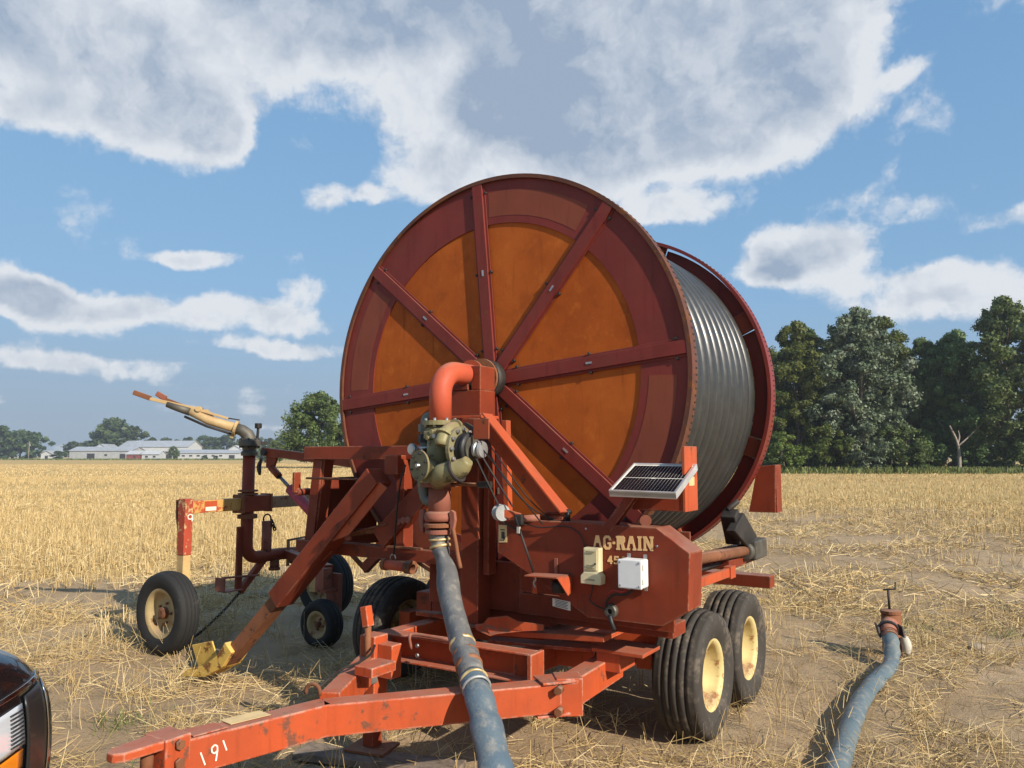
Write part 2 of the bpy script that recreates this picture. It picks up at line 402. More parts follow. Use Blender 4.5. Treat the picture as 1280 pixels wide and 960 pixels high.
class MB:
    """collects shapes; build() links them as ONE mesh object"""

    def __init__(self):
        self.v, self.f, self.s = [], [], []

    def add(self, vs, fs, smooth=False):
        o = len(self.v)
        self.v += [tuple(v) for v in vs]
        for q in fs:
            self.f.append(tuple(i + o for i in q))
            self.s.append(smooth)
        return self

    def box(self, c, d, rot=None):
        x, y, z = (q / 2 for q in d)
        vs = [Vector(p) for p in ((-x, -y, -z), (x, -y, -z), (x, y, -z), (-x, y, -z), (-x, -y, z), (x, -y, z), (x, y, z), (-x, y, z))]
        if rot is not None:
            vs = [rot @ p for p in vs]
        c = Vector(c)
        return self.add([p + c for p in vs], [(0, 3, 2, 1), (4, 5, 6, 7), (0, 1, 5, 4), (1, 2, 6, 5), (2, 3, 7, 6), (3, 0, 4, 7)])

    def box2(self, lo, hi):
        return self.box([(a + b) / 2 for a, b in zip(lo, hi)], [abs(b - a) for a, b in zip(lo, hi)])

    def beam(self, a, b, w, h, up=(0, 0, 1), w2=None, h2=None):
        """rectangular bar from a to b; w across, h along up"""
        a, b = Vector(a), Vector(b)
        t = (b - a).normalized()
        u = Vector(up)
        s = t.cross(u)
        if s.length < 1e-5:
            s = t.cross(Vector((1, 0, 0)))
        s.normalize()
        u = s.cross(t).normalized()
        w2, h2 = w2 or w, h2 or h
        vs = []
        for p, ww, hh in ((a, w, h), (b, w2, h2)):
            vs += [p - s * ww / 2 - u * hh / 2, p + s * ww / 2 - u * hh / 2, p + s * ww / 2 + u * hh / 2, p - s * ww / 2 + u * hh / 2]
        return self.add(vs, [(0, 1, 2, 3), (7, 6, 5, 4), (0, 4, 5, 1), (1, 5, 6, 2), (2, 6, 7, 3), (3, 7, 4, 0)])

    def channel(self, a, b, w, h, t, up=(0, 0, 1), side=1):
        """U section: web plus two flanges opening towards side*cross"""
        a, b = Vector(a), Vector(b)
        d = (b - a).normalized()
        s = d.cross(Vector(up)).normalized()
        u = s.cross(d).normalized()
        self.beam(a - s * side * (w - t) / 2, b - s * side * (w - t) / 2, t, h, up)
        for k in (-1, 1):
            self.beam(a + s * side * t / 2 + u * k * (h - t) / 2, b + s * side * t / 2 + u * k * (h - t) / 2, w - t, t, up)
        return self

    def tube(self, pts, r, n=12, caps=True, smooth=True, flat=None, crease=0.0):
        """r: number or list; flat: list of (sx, sz) squash factors"""
        pts = [Vector(p) for p in pts]
        m = len(pts)
        rs = r if isinstance(r, (list, tuple)) else [r] * m
        tang = []
        for i in range(m):
            a = pts[max(i - 1, 0)]
            b = pts[min(i + 1, m - 1)]
            tang.append((b - a).normalized())
        t0 = tang[0]
        ref = Vector((0, 0, 1)) if abs(t0.z) < .9 else Vector((1, 0, 0))
        nrm = (ref - t0 * ref.dot(t0)).normalized()
        vs = []
        for i in range(m):
            t = tang[i]
            if i:
                q = tang[i - 1].rotation_difference(t)
                nrm = (q @ nrm)
                nrm = (nrm - t * nrm.dot(t)).normalized()
            bn = t.cross(nrm)
            fx, fz = flat[i] if flat else (1, 1)
            for k in range(n):
                an = 2 * math.pi * k / n
                vs.append(pts[i] + nrm * math.cos(an) * rs[i] * fz + bn * math.sin(an) * rs[i] * fx * (1 + crease * abs(math.sin(an)) ** 10))
        fs = []
        for i in range(m - 1):
            for k in range(n):
                k2 = (k + 1) % n
                fs.append((i * n + k, i * n + k2, (i + 1) * n + k2, (i + 1) * n + k))
        self.add(vs, fs, smooth)
        if caps:
            o = len(self.v) - len(vs)
            self.f.append(tuple(o + k for k in reversed(range(n))))
            self.s.append(False)
            self.f.append(tuple(o + (m - 1) * n + k for k in range(n)))
            self.s.append(False)
        return self

    def cyl(self, a, b, r, n=16, r2=None):
        return self.tube([a, b], [r, r2 if r2 is not None else r], n)

    def lathe(self, prof, c, axis, n=32, smooth=True, close=False, arc=None):
        """prof: (radius, along) pairs; arc: (a0, a1) for a sector"""
        ax = Vector(axis).normalized()
        ref = Vector((0, 0, 1)) if abs(ax.z) < .9 else Vector((1, 0, 0))
        u = (ref - ax * ref.dot(ax)).normalized()
        w = ax.cross(u)
        c = Vector(c)
        vs, fs = [], []
        m = len(prof)
        full = arc is None
        cnt = n if full else n + 1
        for k in range(cnt):
            an = 2 * math.pi * k / n if full else arc[0] + (arc[1] - arc[0]) * k / n
            e = u * math.cos(an) + w * math.sin(an)
            for (r, al) in prof:
                vs.append(c + e * r + ax * al)
        seg = n
        for k in range(seg):
            k2 = (k + 1) % cnt
            for i in range(m if close else m - 1):
                i2 = (i + 1) % m
                fs.append((k * m + i, k * m + i2, k2 * m + i2, k2 * m + i))
        self.add(vs, fs, smooth)
        if not full and close:
            o = len(self.v) - len(vs)
            self.f.append(tuple(o + i for i in range(m)))
            self.s.append(False)
            self.f.append(tuple(o + (cnt - 1) * m + i for i in reversed(range(m))))
            self.s.append(False)
        return self

    def prism(self, poly, a, nrm):
        """poly: 3D points of a planar outline, extruded by vector nrm"""
        poly = [Vector(p) for p in poly]
        nrm = Vector(nrm)
        k = len(poly)
        vs = poly + [p + nrm for p in poly]
        fs = [tuple(range(k)), tuple(reversed(range(k, 2 * k)))] + [(i, i + k, (i + 1) % k + k, (i + 1) % k) for i in range(k)]
        return self.add(vs, fs)

    def build(self, name, mat, parent=None, bevel=0.0, loc=None, fix=True):
        me = bpy.data.meshes.new(name)
        me.from_pydata(self.v, [], self.f)
        me.polygons.foreach_set('use_smooth', self.s)
        if fix:
            bm = bmesh.new()
            bm.from_mesh(me)
            bmesh.ops.recalc_face_normals(bm, faces=bm.faces)
            bm.to_mesh(me)
            bm.free()
        me.materials.append(mat)
        o = bpy.data.objects.new(name, me)
        COL.objects.link(o)
        if parent is not None:
            o.parent = parent
        if loc is not None:
            o.location = loc
        if bevel:
            bv = o.modifiers.new('edge', 'BEVEL')
            bv.width = bevel
            bv.segments = 2
            bv.limit_method = 'ANGLE'
            bv.angle_limit = R(40)
        return o


def tag(o, label=None, cat=None, group=None, kind=None):
    for k, v in (('label', label), ('category', cat), ('group', group), ('kind', kind)):
        if v:
            o[k] = v
    return o


def empty(name, loc=(0, 0, 0), rz=0.0):
    o = bpy.data.objects.new(name, None)
    COL.objects.link(o)
    o.location = loc
    o.rotation_euler = (0, 0, rz)
    o.empty_display_size = .3
    return o


def arc_pts(c, u, v, r, a0, a1, n):
    c, u, v = Vector(c), Vector(u), Vector(v)
    return [c + (u * math.cos(a) + v * math.sin(a)) * r for a in [a0 + (a1 - a0) * i / n for i in range(n + 1)]]


def smooth_path(pts, n=6):
    """Catmull-Rom through pts"""
    P = [Vector(p) for p in pts]
    P = [P[0] * 2 - P[1]] + P + [P[-1] * 2 - P[-2]]
    out = []
    for i in range(1, len(P) - 2):
        for k in range(n):
            t = k / n
            a, b, c, d = P[i - 1], P[i], P[i + 1], P[i + 2]
            out.append(.5 * ((2 * b) + (c - a) * t + (2 * a - 5 * b + 4 * c - d) * t * t + (3 * b - a - 3 * c + d) * t ** 3))
    out.append(P[-2])
    return out


# ------------------------------------------------------------------ numeric noise
rng = np.random.default_rng(11)


def vnoise(x, y, freq, seed):
    x = np.asarray(x, float) * freq + seed * 17.13
    y = np.asarray(y, float) * freq + seed * 7.77
    xi, yi = np.floor(x), np.floor(y)
    xf, yf = x - xi, y - yi

    def h(a, b):
        s = np.sin(a * 127.1 + b * 311.7 + seed * 74.7) * 43758.5453
        return s - np.floor(s)
    u, v = xf * xf * (3 - 2 * xf), yf * yf * (3 - 2 * yf)
    return (h(xi, yi) * (1 - u) + h(xi + 1, yi) * u) * (1 - v) + (h(xi, yi + 1) * (1 - u) + h(xi + 1, yi + 1) * u) * v


def fbm(x, y, freq, seed, octv=4):
    t, a, n = 0, 1.0, 0
    for o in range(octv):
        t = t + vnoise(x, y, freq * 2 ** o, seed + o) * a
        n += a
        a *= .5
    return t / n


def sstep(x, a, b):
    t = np.clip((np.asarray(x, float) - a) / (b - a), 0, 1)
    return t * t * (3 - 2 * t)


def gh(x, y):
    """ground height"""
    d = np.hypot(x, y)
    h = (fbm(x, y, .9, 3, 3) - .5) * .06 + (fbm(x, y, 5.0, 8, 3) - .5) * .035
    rut = (vnoise(x * .35 + y * .1, y, 1.6, 21) - .5) * .035
    return (h + rut) * (1 - sstep(d, 30, 60)) - .01


def trampled(x, y):
    """1 where the stubble is driven flat, 0 where it stands"""
    d = np.hypot(x, y)
    nz = (fbm(x, y * 1.6, .35, 31, 3) - .5) * 7
    edge = np.where(x < 0, 12.0, 12.0 + 9 * sstep(x, 0, 6))
    t = 1 - sstep(d + nz, edge - 1.5, edge + 3.5)
    track = sstep(vnoise(x * .06 + y * .02, y, .33, 77), .58, .72) * sstep(x, 0, 5) * (1 - sstep(d, 35, 60))
    return np.clip(np.maximum(t, track * .8), 0, 1)


# ------------------------------------------------------------------ the ground: one sheet to the horizon
def axis_pts(lo, hi, step, far, grow=1.22):
    mid = np.arange(lo, hi + step / 2, step)
    out, s, p = [], step, hi
    while p < far:
        s *= grow
        p += s
        out.append(p)
    neg, s, p = [], step, lo
    while p > -far:
        s *= grow
        p -= s
        neg.append(p)
    return np.array(neg[::-1] + list(mid) + out)


gx = axis_pts(-7, 6.5, .05, 3500)
gy = axis_pts(2.0, 12.5, .05, 3500)
GX, GY = np.meshgrid(gx, gy)
GZ = gh(GX, GY)
nv = GX.size
me = bpy.data.meshes.new('field')
verts = np.stack([GX.ravel(), GY.ravel(), GZ.ravel()], 1)
nx_, ny_ = len(gx), len(gy)
ii = np.arange(nv).reshape(ny_, nx_)
quads = np.stack([ii[:-1, :-1], ii[:-1, 1:], ii[1:, 1:], ii[1:, :-1]], -1).reshape(-1, 4)


def np_mesh(me, verts, faces, smooth=False, attrs=None):
    k = faces.shape[1]
    me.vertices.add(len(verts))
    me.vertices.foreach_set('co', np.ascontiguousarray(verts, dtype=np.float32).ravel())
    me.loops.add(faces.size)
    me.loops.foreach_set('vertex_index', np.ascontiguousarray(faces, dtype=np.int32).ravel())
    me.polygons.add(len(faces))
    me.polygons.foreach_set('loop_start', np.arange(0, faces.size, k, dtype=np.int32))
    me.polygons.foreach_set('loop_total', np.full(len(faces), k, dtype=np.int32))
    me.polygons.foreach_set('use_smooth', np.full(len(faces), smooth, dtype=bool))
    for n, a in (attrs or {}).items():
        at = me.attributes.new(n, 'FLOAT', 'POINT')
        at.data.foreach_set('value', np.ascontiguousarray(a, dtype=np.float32))
    me.update(calc_edges=True)
    me.validate()


np_mesh(me, verts, quads, True, {'flat': trampled(GX, GY).ravel()})


def soil_mat():
    m, nt, b = new_mat('dry_stubble_soil')
    g = nd(nt, 'ShaderNodeNewGeometry').outputs['Position']
    big = nd(nt, 'ShaderNodeTexNoise', {'Vector': g, 'Scale': .55, 'Detail': 5.0, 'Roughness': .6}).outputs['Fac']
    mid = nd(nt, 'ShaderNodeTexNoise', {'Vector': g, 'Scale': 4.0, 'Detail': 8.0, 'Roughness': .65}).outputs['Fac']
    fine = nd(nt, 'ShaderNodeTexNoise', {'Vector': g, 'Scale': 45.0, 'Detail': 6.0, 'Roughness': .7}).outputs['Fac']
    soil = mixc(nt, maprange(nt, big, .35, .65), (0.43, 0.31, 0.19), (0.34, 0.238, 0.14))
    soil = mixc(nt, math_n(nt, 'MULTIPLY', maprange(nt, mid, .5, .7), .6), soil, (0.21, 0.14, 0.08))
    soil = mixc(nt, math_n(nt, 'MULTIPLY', maprange(nt, fine, .52, .7), .5), soil, (0.44, 0.33, 0.19))
    # chaff: thin pale flecks lying every way
    flecks = None
    for ang in (0.3, 1.3, 2.4):
        mp = nd(nt, 'ShaderNodeMapping', {'Vector': g, 'Rotation': (0, 0, ang), 'Scale': (9, 95, 1)})
        n = nd(nt, 'ShaderNodeTexNoise', {'Vector': mp.outputs[0], 'Scale': 1.0, 'Detail': 3.0, 'Roughness': .5}).outputs['Fac']
        k = maprange(nt, n, .63, .69)
        flecks = k if flecks is None else math_n(nt, 'MAXIMUM', flecks, k)
    cover = maprange(nt, mid, .38, .62, .15, .75)
    soil = mixc(nt, math_n(nt, 'MULTIPLY', flecks, cover), soil, (0.56, 0.43, 0.22))
    # the standing crop seen from afar: straw colour with drill rows and bands
    mp = nd(nt, 'ShaderNodeMapping', {'Vector': g, 'Rotation': (0, 0, .15), 'Scale': (.012, .12, 1)})
    band = nd(nt, 'ShaderNodeTexNoise', {'Vector': mp.outputs[0], 'Scale': 1.0, 'Detail': 6.0, 'Roughness': .6}).outputs['Fac']
    straw = mixc(nt, maprange(nt, band, .35, .65), (0.54, 0.385, 0.165), (0.44, 0.30, 0.12))
    straw = mixc(nt, math_n(nt, 'MULTIPLY', maprange(nt, mid, .5, .7), .35), straw, (0.36, 0.25, 0.11))
    at = nd(nt, 'ShaderNodeAttribute', attribute_name='flat').outputs['Fac']
    col = mixc(nt, maprange(nt, at, .15, .7), straw, soil)
    nt.links.new(col, b.inputs['Base Color'])
    b.inputs['Roughness'].default_value = .95
    b.inputs['Specular IOR Level'].default_value = .1
    h = math_n(nt, 'ADD', math_n(nt, 'MULTIPLY', mid, 2.0), math_n(nt, 'ADD', fine, math_n(nt, 'MULTIPLY', flecks, .5)))
    bump(nt, b, h, .7, .02)
    return m


me.materials.append(soil_mat())
field = bpy.data.objects.new('field', me)
COL.objects.link(field)
tag(field, kind='structure')


# ------------------------------------------------------------------ straw
def straw_mat(name, a, b_, c):
    m, nt, b = new_mat(name)
    t = nd(nt, 'ShaderNodeAttribute', attribute_name='tint').outputs['Fac']
    col = mixc(nt, maprange(nt, t, 0, .6, smooth=False), a, b_)
    col = mixc(nt, maprange(nt, t, .6, 1.0, smooth=False), col, c)
    nt.links.new(col, b.inputs['Base Color'])
    b.inputs['Roughness'].default_value = .6
    b.inputs['Specular IOR Level'].default_value = .25
    return m


STRAW = straw_mat('dry_straw', (0.36, 0.245, 0.105), (0.54, 0.39, 0.175), (0.70, 0.56, 0.31))
GRASS = straw_mat('green_grass', (0.060, 0.088, 0.022), (0.115, 0.145, 0.036), (0.24, 0.23, 0.075))


def straws(x, y, az, tilt, length, width, bend, segs=2, sides=2, z0=0.0, seed=0):
    """vectorised stalks: az heading, tilt from vertical, bend adds tilt along the stalk"""
    r = np.random.default_rng(seed)
    n = len(x)
    base = np.stack([x, y, gh(x, y) + z0], 1)
    pts = [base]
    t = tilt.copy()
    p = base
    for s in range(segs):
        d = np.stack([np.sin(t) * np.cos(az), np.sin(t) * np.sin(az), np.cos(t)], 1)
        p = p + d * (length / segs)[:, None]
        pts.append(p)
        t = t + bend / max(1, segs - 1)
    pts = np.stack(pts, 1)
    pts[:, 1:, 2] = np.maximum(pts[:, 1:, 2], base[:, 2:3] + .004)
    d0 = pts[:, -1] - pts[:, 0]
    d0 /= np.linalg.norm(d0, axis=1, keepdims=True) + 1e-9
    rv = r.normal(size=(n, 3))
    w1 = np.cross(d0, rv)
    w1 /= np.linalg.norm(w1, axis=1, keepdims=True) + 1e-9
    w2 = np.cross(d0, w1)
    ring = []
    taper = np.linspace(1, .6, segs + 1)
    for k in range(sides):
        a = 2 * math.pi * k / sides
        off = (w1 * math.cos(a) + w2 * math.sin(a)) * (width / 2)[:, None]
        ring.append(pts + off[:, None, :] * taper[None, :, None])
    V = np.stack(ring, 2)                       # n, segs+1, sides, 3
    idx = np.arange(n * (segs + 1) * sides).reshape(n, segs + 1, sides)
    fs = []
    rngk = range(sides) if sides > 2 else (0,)
    for s in range(segs):
        for k in rngk:
            k2 = (k + 1) % sides
            fs.append(np.stack([idx[:, s, k], idx[:, s, k2], idx[:, s + 1, k2], idx[:, s + 1, k]], -1))
    F = np.concatenate(fs, 0)
    tint = np.repeat(r.random(n), (segs + 1) * sides)
    return V.reshape(-1, 3), F, tint


def stuff(name, label, cat, sets, mat):
    vs, fs, ts, o = [], [], [], 0
    for V, F, T in sets:
        vs.append(V)
        fs.append(F + o)
        ts.append(T)
        o += len(V)
    me = bpy.data.meshes.new(name)
    np_mesh(me, np.concatenate(vs), np.concatenate(fs), False, {'tint': np.concatenate(ts)})
    me.materials.append(mat)
    ob = bpy.data.objects.new(name, me)
    COL.objects.link(ob)
    tag(ob, label, cat, kind='stuff')
    return ob


def sector(n, d0, d1, half=54, seed=0, power=2.0):
    r = np.random.default_rng(seed)
    d = (r.random(n) * (d1 ** power - d0 ** power) + d0 ** power) ** (1 / power)
    a = np.radians(r.uniform(-half, half, n))
    return d * np.sin(a), d * np.cos(a), r


def keep(mask, *arrs):
    return [a[mask] for a in arrs]


# lying straw, near
x, y, r = sector(50000, 2.0, 9.5, seed=1, power=1.6)
cl = fbm(x, y, 1.1, 41, 3) * .55 + fbm(x, y, 3.2, 43, 2) * .45
k = r.random(len(x)) < sstep(cl, .42, .68)
x, y = keep(k, x, y)
n = len(x)
near_lying = straws(x, y, r.uniform(0, 2 * math.pi, n), r.uniform(1.05, 1.62, n), r.gamma(3.0, .05, n) + .05,
                    r.uniform(.0028, .0055, n), r.normal(.15, .35, n), 2, 3, .006, 2)
# lying straw, farther
x, y, r = sector(125000, 9.0, 34, seed=3, power=1.5)
k = r.random(len(x)) < sstep(fbm(x, y, .9, 45, 3), .34, .56)
x, y = keep(k, x, y)
n = len(x)
far_lying = straws(x, y, r.uniform(0, 2 * math.pi, n), r.uniform(1.05, 1.6, n), r.gamma(3.0, .06, n) + .06,
                   r.uniform(.006, .012, n), r.normal(.15, .3, n), 2, 2, .008, 4)
stuff('loose_straw', 'loose pale straw lying flat over the bare tan soil', 'straw', [near_lying, far_lying], STRAW)


def tufts(n, d0, d1, per, h0, h1, w0, w1, seed, power, spread, row=None, dens=None, sides=2, segs=1, tiltmax=.3):
    x, y, r = sector(n, d0, d1, seed=seed, power=power)
    if row:
        ca, sa = math.cos(.12), math.sin(.12)
        u, v = x * ca + y * sa, -x * sa + y * ca
        v = np.round(v / row) * row + r.normal(0, row * .12, len(v))
        x, y = u * ca - v * sa, u * sa + v * ca
    p = dens(x, y)
    k = r.random(len(x)) < p
    x, y = keep(k, x, y)
    m = len(x)
    x = np.repeat(x, per) + r.normal(0, spread, m * per)
    y = np.repeat(y, per) + r.normal(0, spread, m * per)
    hh = np.repeat(r.uniform(h0, h1, m), per) * r.uniform(.6, 1.1, m * per)
    q = m * per
    return straws(x, y, r.uniform(0, 2 * math.pi, q), np.abs(r.normal(0, tiltmax, q)), hh, r.uniform(w0, w1, q), r.normal(.1, .25, q), segs, sides, -.01, seed + 1)


stand_near = tufts(3300, 2.2, 10, 4, .10, .34, .003, .0055, 11, 1.7, .035, dens=lambda x, y: .25 + .75 * sstep(fbm(x, y, .9, 51, 3), .45, .65), sides=3, segs=3, tiltmax=.55)
stand_mid = tufts(38000, 7, 26, 5, .11, .23, .006, .011, 13, 1.5, .03, row=.19, dens=lambda x, y: np.maximum(1 - trampled(x, y), .10 * sstep(fbm(x, y, .7, 53, 2), .4, .6)), tiltmax=.28)
stand_far = tufts(76000, 24, 75, 4, .10, .18, .009, .02, 15, 1.5, .05, row=.38, dens=lambda x, y: (1 - .85 * trampled(x, y)) * (.45 + .55 * sstep(fbm(x * .3, y, .16, 55, 3), .35, .55)), tiltmax=.25)
stand_horizon = tufts(50000, 70, 190, 3, .10, .18, .03, .06, 17, 1.5, .2, dens=lambda x, y: .4 + .6 * sstep(fbm(x * .15, y, .06, 57, 3), .35, .6), tiltmax=.2)
stuff('standing_stubble', 'golden standing wheat stubble covering the field', 'stubble', [stand_near, stand_mid, stand_far, stand_horizon], STRAW)

# a few green weeds sprouting from the soil
sets = []
for i, (wx_, wy_, sp) in enumerate([(-1.55, 4.05, .10), (-1.75, 4.2, .08), (-2.6, 4.1, .10), (-1.35, 3.9, .06), (-2.4, 4.9, .10), (3.9, 7.6, .12), (4.6, 7.3, .1), (-6.5, 15.5, .12), (-5.2, 5.5, .1)]):
    r = np.random.default_rng(60 + i)
    n = 90
    x = r.normal(wx_, sp, n)
    y = r.normal(wy_, sp, n)
    sets.append(straws(x, y, r.uniform(0, 6.28, n), np.abs(r.normal(.3, .35, n)), r.uniform(.03, .12, n), r.uniform(.003, .006, n), r.normal(.2, .2, n), 2, 2, 0, 70 + i))
stuff('weed_patches', 'small green weed sprouts among the straw', 'weeds', sets, GRASS)

# loose stones
STONES = [(4.35, 6.25, .09, 'pale stone lying right of the hydrant hose'), (4.05, 6.9, .06, 'small pale stone near the hydrant'),
          (-3.05, 9.3, .11, 'round stone on the soil behind the yellow foot')]
for sx, sy, sr, lab in STONES:
    bm = bmesh.new()
    bmesh.ops.create_icosphere(bm, subdivisions=3, radius=sr)
    for v in bm.verts:
        k_ = 1 + .22 * (vnoise(v.co.x * 9 + sx, v.co.y * 9 + v.co.z * 5, 1.3, 5) - .5) * 2
        v.co = Vector((v.co.x * 1.25 * k_, v.co.y * .95 * k_, v.co.z * .62 * k_))
    me = bpy.data.meshes.new('stone')
    bm.to_mesh(me)
    bm.free()
    for p in me.polygons:
        p.use_smooth = True
    me.materials.append(STONE)
    o = bpy.data.objects.new('stone', me)
    COL.objects.link(o)
    o.location = (sx, sy, float(gh(np.array(sx), np.array(sy))) + sr * .3)
    tag(o, lab.replace('pale ', 'tan '), 'stone', 'loose stones')


# ------------------------------------------------------------------ trees
def leaf_mat(name, dark, mid, light, trans=.25):
    m, nt, b = new_mat(name)
    t = nd(nt, 'ShaderNodeAttribute', attribute_name='tint').outputs['Fac']
    oi = nd(nt, 'ShaderNodeObjectInfo').outputs['Random']
    col = mixc(nt, maprange(nt, t, 0, .55, smooth=False), dark, mid)
    col = mixc(nt, maprange(nt, t, .55, 1.0, smooth=False), col, light)
    hs = nd(nt, 'ShaderNodeHueSaturation', {'Hue': math_n(nt, 'ADD', math_n(nt, 'MULTIPLY', oi, .03), .485), 'Value': math_n(nt, 'ADD', math_n(nt, 'MULTIPLY', oi, .4), .8), 'Color': col})
    nt.links.new(hs.outputs[0], b.inputs['Base Color'])
    b.inputs['Roughness'].default_value = .5
    b.inputs['Specular IOR Level'].default_value = .3
    tr = nd(nt, 'ShaderNodeBsdfTranslucent', {'Color': hs.outputs[0]})
    mx = nd(nt, 'ShaderNodeMixShader', {0: trans, 1: b.outputs[0], 2: tr.outputs[0]})
    nt.links.new(mx.outputs[0], nt.nodes['Material Output'].inputs['Surface'])
    return m


LEAF = [leaf_mat('deep_green_leaves', (0.060, 0.095, 0.027), (0.105, 0.155, 0.042), (0.165, 0.22, 0.065)),
        leaf_mat('silvery_leaves', (0.070, 0.100, 0.046), (0.130, 0.170, 0.095), (0.30, 0.34, 0.25), .15),
        leaf_mat('yellow_green_leaves', (0.075, 0.110, 0.022), (0.130, 0.170, 0.036), (0.21, 0.245, 0.060), .35),
        leaf_mat('far_green_leaves', (0.045, 0.072, 0.026), (0.070, 0.108, 0.036), (0.11, 0.150, 0.055))]
BARK = simple('bark', (0.11, 0.085, 0.065), .9, var=.35, nscale=5)
BARK_DEAD = simple('bleached_dead_wood', (0.28, 0.235, 0.19), .85, var=.25, nscale=4)


def crown_mesh(name, seed, h, rx, lobes, leaves, size, low=.18, taper=.75, lump=.38):
    r = np.random.default_rng(seed)
    # lobe centres: spread through a crown envelope, denser near its skin
    zs = r.beta(1.3, 1.15, lobes)
    prof = np.sin(np.clip(zs * .92 + .08, 0, 1) * math.pi) ** taper
    rad = np.sqrt(r.random(lobes)) * .95
    an = r.uniform(0, 2 * math.pi, lobes)
    asym = 1 + .25 * np.sin(an * 2 + seed) + .15 * np.sin(an * 3 + seed * 2)
    cx = rad * prof * rx * np.cos(an) * asym
    cy = rad * prof * rx * np.sin(an) * asym
    cz = h * (low + (1 - low) * .93 * zs)
    lr = rx * lump * r.uniform(.5, 1.15, lobes) * (.55 + .45 * prof)
    li = np.repeat(np.arange(lobes), leaves)
    n = len(li)
    d = r.normal(size=(n, 3))
    d /= np.linalg.norm(d, axis=1, keepdims=True)
    rr_ = r.random(n) ** .6 * r.uniform(.75, 1.25, n)
    P = np.stack([cx[li], cy[li], cz[li]], 1) + d * (rr_ * lr[li])[:, None] * np.stack([r.uniform(.7, 1.35, lobes), r.uniform(.7, 1.35, lobes), r.uniform(.5, 1.25, lobes)], 1)[li]
    nrm = d + r.normal(0, .65, (n, 3)) + np.array([0, 0, .35])
    nrm /= np.linalg.norm(nrm, axis=1, keepdims=True)
    t1 = np.cross(nrm, r.normal(size=(n, 3)))
    t1 /= np.linalg.norm(t1, axis=1, keepdims=True)
    t2 = np.cross(nrm, t1)
    s = size * r.uniform(.5, 1.3, n)
    a = t1 * s[:, None]
    b = t2 * (s * r.uniform(.45, .8, n))[:, None]
    V = np.stack([P - a, P + b * .9 - a * .1, P + a, P - b * .9 + a * .1], 1).reshape(-1, 3)
    F = np.arange(n * 4).reshape(n, 4)
    # tint: clump by clump, plus leaf by leaf
    tint = np.clip(r.random(lobes)[li] * .55 + r.random(n) * .45, 0, 1)
    me = bpy.data.meshes.new(name)
    np_mesh(me, V, F, False, {'tint': np.repeat(tint, 4)})
    return me, np.stack([cx, cy, cz], 1)


def trunk_mesh(name, h, rad, centres, seed, limbs=9, low=.1):
    r = random.Random(seed)
    mb = MB()
    top = Vector((r.uniform(-.3, .3), r.uniform(-.3, .3), h * .8))
    pts = [Vector((0, 0, -.3)), Vector((r.uniform(-.1, .1), r.uniform(-.1, .1), h * .2)), Vector((r.uniform(-.25, .25), r.uniform(-.25, .25), h * .5)), top]
    path = smooth_path(pts, 4)
    m = len(path)
    mb.tube(path, [rad * (1.25 - 1.12 * i / (m - 1)) for i in range(m)], 8)
    idx = list(range(len(centres)))
    r.shuffle(idx)
    for i in idx[:limbs]:
        c = Vector(centres[i])
        z = max(h * low, min(c.z * r.uniform(.55, .85), h * .75))
        k = min(m - 1, max(1, int((z + .3) / (h * .8 + .3) * (m - 1))))
        s = path[k]
        mid_ = s.lerp(c, .5) + Vector((0, 0, r.uniform(-.2, .3)))
        rr_ = rad * .42 * (1.15 - k / m)
        mb.tube([s, mid_, c], [rr_, rr_ * .6, rr_ * .15], 6)
    me = bpy.data.meshes.new(name)
    me.from_pydata(mb.v, [], mb.f)
    me.polygons.foreach_set('use_smooth', mb.s)
    return me


PROTO = {}


def tree(kind, loc, scale, rz, label, group, mat, name='tree'):
    """kind: prototype key; each tree is its own object with trunk and crown"""
    cme, tme = PROTO[kind]
    o = empty(name, loc, rz)
    o.scale = scale
    tag(o, label, 'tree', group)
    key = (kind, mat.name)
    if key not in PROTO:
        c2 = cme.copy()
        c2.materials.append(mat)
        PROTO[key] = c2
    co = bpy.data.objects.new('crown', PROTO[key])
    COL.objects.link(co)
    co.parent = o
    to = bpy.data.objects.new('trunk', tme)
    COL.objects.link(to)
    to.parent = o
    return o


def proto(key, seed, h, rx, lobes, leaves, size, low=.18, taper=.75, lump=.38, rad=.3, limbs=9):
    cme, cs = crown_mesh('crown_' + key, seed, h, rx, lobes, leaves, size, low, taper, lump)
    tme = trunk_mesh('trunk_' + key, h, rad, cs, seed, limbs)
    tme.materials.append(BARK)
    PROTO[key] = (cme, tme)


proto('tall_a', 1, 18, 4.3, 150, 300, .17, .10, .75, .20, .30, 16)
proto('tall_b', 2, 17.5, 3.9, 140, 300, .17, .12, .65, .21, .28, 16)
proto('tall_c', 3, 18, 4.9, 170, 300, .18, .08, .8, .19, .33, 16)
proto('shrub', 4, 5.5, 2.6, 60, 150, .15, .02, .6, .25, .10, 6)
proto('lone', 5, 11.8, 5.7, 150, 260, .20, .08, .55, .20, .34, 16)
proto('far', 6, 12, 5.5, 44, 70, .60, .05, .55, .30, .3, 4)
proto('far_b', 7, 12, 4.6, 40, 70, .60, .03, .6, .32, .3, 4)

